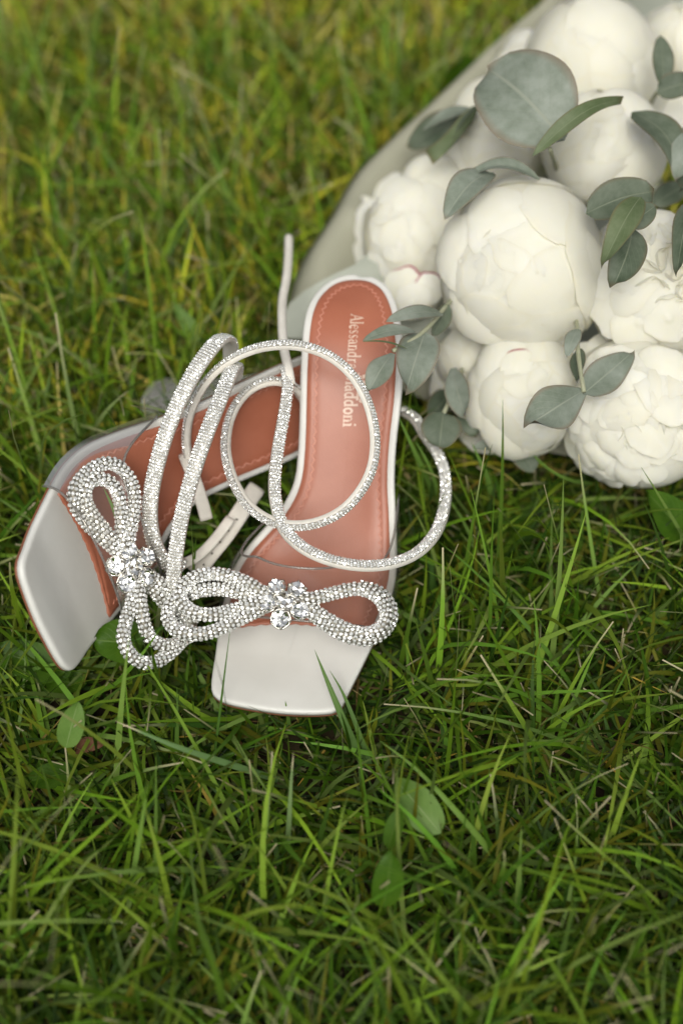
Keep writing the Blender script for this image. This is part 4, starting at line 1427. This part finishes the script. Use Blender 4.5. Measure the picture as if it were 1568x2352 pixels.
def lawn(name, n, xr, yr, length, width, lean, curve, colours, K=6, mat='grass', seed=1, zbase=0, tipcol=None, tipfrac=0, label='', clump=0, front=1, back=1):
    rg = np.random.default_rng(seed)
    x = rg.uniform(*xr, n)
    y = rg.uniform(*yr, n)
    if clump:
        m_ = n // clump
        cx, cy = rg.uniform(*xr, m_), rg.uniform(*yr, m_)
        k = rg.integers(0, m_, n)
        use = rg.random(n) < .75
        x = np.where(use, cx[k] + rg.normal(0, .006, n), x)
        y = np.where(use, cy[k] + rg.normal(0, .006, n), y)
    # thin out what lies outside the view
    vis = np.abs(x) < .20 + .22 * np.clip(y + .3, 0, 1)
    keep = (vis | (rg.random(n) < .45)) & (rg.random(n) < (front + (1 - front) * sm((y + .05) / .3)) * (back + (1 - back) * sm((.32 - y) / .3)))
    x, y = x[keep], y[keep]
    n = len(x)
    az = rg.uniform(0, 2 * np.pi, n)
    L = rg.uniform(*length, n) * rg.uniform(.75, 1.2, n)
    W = rg.uniform(*width, n)
    th0 = np.abs(rg.normal(lean[0], lean[1], n))
    cv = rg.normal(curve[0], curve[1], n)
    sw = rg.normal(0, .35, n)
    P = np.zeros((n, K + 1, 3))
    P[:, 0] = np.c_[x, y, np.full(n, zbase)]
    T = np.zeros((n, K + 1, 3))
    for k in range(K + 1):
        f = k / K
        th = np.clip(th0 + cv * f, -.2, 1.9)
        a = az + sw * f
        T[:, k] = np.c_[np.sin(th) * np.cos(a), np.sin(th) * np.sin(a), np.cos(th)]
        if k:
            P[:, k] = P[:, k - 1] + (T[:, k] + T[:, k - 1]) / 2 * (L / K)[:, None]
    P[:, :, 2] = np.maximum(P[:, :, 2], .001 + .004 * rg.random((n, 1)))
    # keep out of the solid things
    S = P[:, :-1, None] * (1 - np.linspace(0, 1, 3, endpoint=False))[None, None, :, None] + P[:, 1:, None] * np.linspace(0, 1, 3, endpoint=False)[None, None, :, None]
    S = np.concatenate([S.reshape(n, -1, 3), P[:, -1:]], 1)
    jx = np.clip(((S[..., 0] - X0) / CELL).astype(int), 0, NX - 1)
    jy = np.clip(((S[..., 1] - Y0) / CELL).astype(int), 0, NY - 1)
    bad = (S[..., 2] > LOW[jx, jy] - .002) & (LOW[jx, jy] < 5)
    keep = ~bad.any(1)
    P, T, W, az = P[keep], T[keep], W[keep], az[keep]
    n = len(P)
    side = np.stack([-np.sin(az), np.cos(az), np.zeros(n)], 1)
    tw = rg.normal(0, .7, n)
    V = np.zeros((n, K + 1, 2, 3))
    for k in range(K + 1):
        f = k / K
        nn = np.cross(side, T[:, k])
        s_ = side * np.cos(tw * (.4 + .6 * f))[:, None] + nn * np.sin(tw * (.4 + .6 * f))[:, None]
        ww = W * (1 - f ** 2.2) * (.75 + .25 * min(1, f * 4)) + .00012
        V[:, k, 0] = P[:, k] - s_ * ww[:, None] / 2
        V[:, k, 1] = P[:, k] + s_ * ww[:, None] / 2
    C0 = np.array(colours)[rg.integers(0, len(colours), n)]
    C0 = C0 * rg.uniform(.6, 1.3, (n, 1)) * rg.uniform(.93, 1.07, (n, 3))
    C = np.repeat(C0[:, None], K + 1, 1)
    C[:, 0] = C[:, 0] * .6 + np.array([.30, .27, .13]) * .4          # pale sheath at the base
    if tipcol is not None:
        sel = rg.random(n) < tipfrac
        C[sel, K] = tipcol
        C[sel, K - 1] = C[sel, K - 1] * .6 + np.array(tipcol) * .4
        for q in (0, 1):                      # mown tips are blunt
            V[sel, K, q] = P[sel, K] + (V[sel, K - 1, q] - P[sel, K - 1]) * .7
    C = np.repeat(C[:, :, None], 2, 2).reshape(-1, 3)
    base = (np.arange(n) * (K + 1) * 2)[:, None]
    F = np.stack([np.c_[base + 2 * k, base + 2 * k + 1, base + 2 * k + 3, base + 2 * k + 2] for k in range(K)], 1).reshape(-1, 4)
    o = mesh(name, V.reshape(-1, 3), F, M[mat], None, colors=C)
    return tag(o, label, kind='stuff')


GREEN = [(.040, .092, .005), (.052, .105, .006), (.034, .078, .005), (.068, .118, .009), (.095, .130, .010), (.030, .070, .009), (.060, .098, .020), (.125, .135, .012)]
LIT_GREEN = [(.125, .235, .014), (.165, .265, .020), (.100, .205, .020), (.165, .245, .03), (.14, .215, .045)]  # long upper blades painted as lit, against the darker green below
OLIVE_LIT = [(.44, .44, .035), (.52, .45, .05), (.34, .42, .025), (.56, .47, .12), (.27, .38, .025)]  # dry yellowish tones, raised to paint in the light that far blades catch
STRAW = [(.40, .31, .10), (.35, .26, .075), (.47, .38, .17), (.24, .15, .05), (.43, .29, .05)]
TIP = (.46, .40, .26)
lawn('grass', 40000, (-.50, .50), (-.42, .62), (.030, .068), (.0014, .0030), (.75, .40), (.6, .6), GREEN, seed=1, back=.35, tipcol=TIP, tipfrac=.15, label='green lawn grass around the sandals', clump=9)
lawn('grass', 9500, (-.50, .50), (-.42, .40), (.050, .11), (.0017, .0031), (.70, .35), (.6, .5), LIT_GREEN, seed=2, tipcol=TIP, tipfrac=.2, label='longer grass blades leaning over the lawn', clump=6)
lawn('grass', 26000, (-.55, .55), (.03, .80), (.028, .064), (.0015, .0032), (.70, .40), (.5, .5), OLIVE_LIT + GREEN[4:5], seed=3, tipcol=TIP, tipfrac=.35, label='yellowish grass towards the back of the lawn, light painted into its colour', clump=8)
lawn('grass', 26000, (-.50, .50), (-.42, .62), (.012, .032), (.0012, .0024), (.95, .4), (.5, .5), [(.016, .042, .003), (.022, .052, .004), (.014, .034, .004)], K=4, seed=6, back=.3, label='short undergrowth of the lawn, coloured dark as if shaded')  # shade of the gaps between blades is put into these dark greens
lawn('dry_grass', 17000, (-.52, .52), (-.42, .80), (.020, .050), (.0009, .0022), (.95, .4), (.4, .6), STRAW, mat='straw', seed=4, front=.07, label='dry straw coloured blades among the grass')
lawn('thatch', 20000, (-.52, .52), (-.42, .80), (.015, .040), (.0005, .0013), (1.35, .22), (.1, .3), STRAW + [(.10, .065, .025), (.06, .04, .016), (.05, .035, .014)], K=3, mat='straw', seed=5, zbase=.003, front=.25, label='brown thatch lying on the soil')


def blade(pts, wpx, label, col, tip=None, dead_tip=False):
    """one blade that can be picked out by eye"""
    Q = np.array([at(*p) for p in pts])
    P = spline(Q, n=14)
    T = unit(np.gradient(P, axis=0))
    n = unit(-CF + CR * random.uniform(-.4, .4) - T * 0)
    s = unit(np.cross(T, n))
    nn = np.cross(s, T)
    W = px(P[0], wpx) * 1.2
    V, C = [], []
    for i in range(len(P)):
        f = i / (len(P) - 1)
        w = W * (1 - f ** 2.4) + .0001
        for k, u in enumerate((-1, 0, 1)):
            V.append(P[i] + s[i] * u * w / 2 + nn[i] * (abs(u) * w * .18))
            c = np.array(col) * (1.12 if u == 0 else 1)
            if dead_tip and f > .88:
                c = np.array(TIP)
            C.append(c)
    o = mesh('grass_blade', np.array(V), grid_faces(3, len(P)), M['grass'], None, colors=np.array(C))
    return tag(o, label, 'grass blade', 'grass blades standing in front of things')


G1, G2, G3 = (.085, .155, .04), (.11, .20, .035), (.055, .12, .02)
blade([(838, 1762, .006), (800, 1680, .024), (762, 1590, .038), (722, 1492, .047)], 15, 'grass blade leaning across the square white toe of the upright sandal', G1)
blade([(852, 1765, .006), (815, 1660, .022), (786, 1590, .032), (757, 1540, .037)], 10, 'shorter grass blade at the right of the square white toe', G1)
blade([(492, 1745, .008), (505, 1640, .030), (517, 1540, .048), (529, 1445, .060)], 5, 'thin stalk rising past the left corner of the square toe', G3)
blade([(300, 1268, .055), (282, 1220, .068), (260, 1165, .078), (238, 1120, .084)], 12, 'green blade poking through the upper loop of the far bow', G2)
blade([(664, 1665, .012), (660, 1640, .022), (655, 1610, .030)], 7, 'short blade tip touching the front edge of the square toe', G2)
blade([(1002, 1150, .012), (968, 1075, .040), (936, 1005, .060), (905, 936, .074)], 12, 'tall blade in front of the strap end, right of the upright sandal', G2)
blade([(1015, 1190, .01), (1002, 1120, .03), (980, 1060, .045), (950, 1008, .055)], 9, 'blade curving beside the jewelled strap right of the upright sandal', G2)
blade([(1132, 1160, .01), (1120, 1100, .030), (1100, 1055, .042), (1082, 1016, .050)], 12, 'blade standing under the lowest bud of the bouquet', G2)
blade([(1370, 1130, .012), (1365, 1050, .040), (1368, 985, .062), (1388, 918, .082)], 6, 'thin curved stalk rising in front of the ruffled lower peony', G3)
blade([(1440, 1040, .03), (1480, 1008, .042), (1525, 972, .052), (1580, 928, .062)], 7, 'dark stalk slanting to the right edge below the bouquet', G3)
blade([(1362, 1112, .012), (1300, 1100, .028), (1240, 1062, .040), (1188, 998, .056)], 6, 'long arching blade between the lowest bud and the ruffled peony', G2)
blade([(362, 1440, .02), (366, 1405, .034), (370, 1370, .044), (373, 1332, .054)], 9, 'pale blade standing inside the lower loop of the far bow', (.2, .24, .10), dead_tip=True)
blade([(392, 1432, .040), (368, 1445, .046), (340, 1460, .050), (307, 1472, .053)], 9, 'dark blade lying across the lower loop of the far bow', G3)
blade([(640, 1790, .01), (530, 1755, .030), (400, 1712, .044), (265, 1656, .052)], 14, 'long wide blade slanting left below the square toe', (.10, .175, .06), dead_tip=True)
blade([(118, 965, .006), (105, 920, .035), (112, 880, .05), (122, 842, .062)], 10, 'tall blade with a bent tip left of the far sandal', (.13, .2, .06))
blade([(205, 1010, .02), (232, 960, .045), (262, 925, .055), (295, 898, .06)], 9, 'pale curled blade behind the side of the far sandal', (.17, .23, .08), dead_tip=True)
blade([(1168, 2010, .008), (1080, 1900, .03), (960, 1770, .045), (870, 1700, .05)], 13, 'long blade running diagonally across the broad pale weed leaf', (.12, .21, .035))
blade([(660, 1960, .006), (664, 1880, .03), (668, 1800, .045), (674, 1728, .055)], 10, 'upright pale green blade with a cut tip below the sandals', (.14, .21, .08), dead_tip=True)


def weed(label, b_, t_, wpx, nrm, mat, cat='weed leaf', name='weed_leaf', **kw):
    B_, T_ = at(b_[0], b_[1], b_[2] + .012), at(t_[0], t_[1], t_[2] + .014)
    o = leaf(None, B_, T_, px(B_, wpx), camvec(*nrm), mat, name=name, rim=False, seed=int(b_[0]), **kw)
    return tag(o, label, cat, 'broad leaves growing in the lawn' if cat == 'weed leaf' else None)


weed('broad pale weed leaf lying flat in the grass below the sandals', (1012, 1915, .022), (908, 1790, .026), 86, (0, .2, 1), 'weed_pale', shape='oval')
weed('yellow green weed leaf behind the broad pale one', (890, 1950, .022), (922, 1850, .034), 44, (-.4, 0, 1), 'weed', shape='oval')
weed('dark green upright weed leaf nearest to the bottom of the lawn', (880, 2085, .020), (900, 1955, .040), 74, (.1, 0, 1), 'weed', shape='oval')
weed('pale weed leaf standing at the left below the tipped sandal', (152, 1718, .022), (180, 1612, .038), 60, (.1, .2, 1), 'weed_pale', shape='oval')
weed('wide dark weed leaf beside the toe of the tipped sandal', (150, 1545, .002), (-20, 1490, .012), 92, (0, .4, 1), 'weed', shape='oval')
weed('flat weed leaf under the toe tip of the tipped sandal', (200, 1570, -.004), (20, 1560, .0), 70, (0, .6, 1), 'weed', shape='oval')
weed('weed leaf deep in the grass at the left edge', (180, 1770, -.004), (45, 1800, .0), 60, (0, .4, 1), 'weed', shape='oval')
weed('green weed leaf in the shade under the lower loop of the far bow', (330, 1480, .012), (215, 1470, .016), 110, (0, .5, 1), 'weed', shape='oval')
weed('round green weed leaf at the right edge below the bouquet', (1580, 1240, .014), (1482, 1128, .036), 92, (0, .3, 1), 'weed', shape='oval')
weed('blurred bright green weed leaf far back beside the wrapping', (1060, 215, .02), (1062, 130, .05), 110, (0, 0, 1), 'weed', shape='oval')
weed('narrow green weed leaf left of the standing strap tail', (460, 790, .012), (395, 690, .03), 38, (.2, 0, 1), 'weed_pale', shape='lance')
weed('crumpled brown dead leaf on the soil at the left', (172, 1724, -.004), (245, 1710, .0), 38, (0, .5, 1), 'dead', cat='dead leaf', name='dead_leaf', shape='oval', bend=.15, wav=.12)
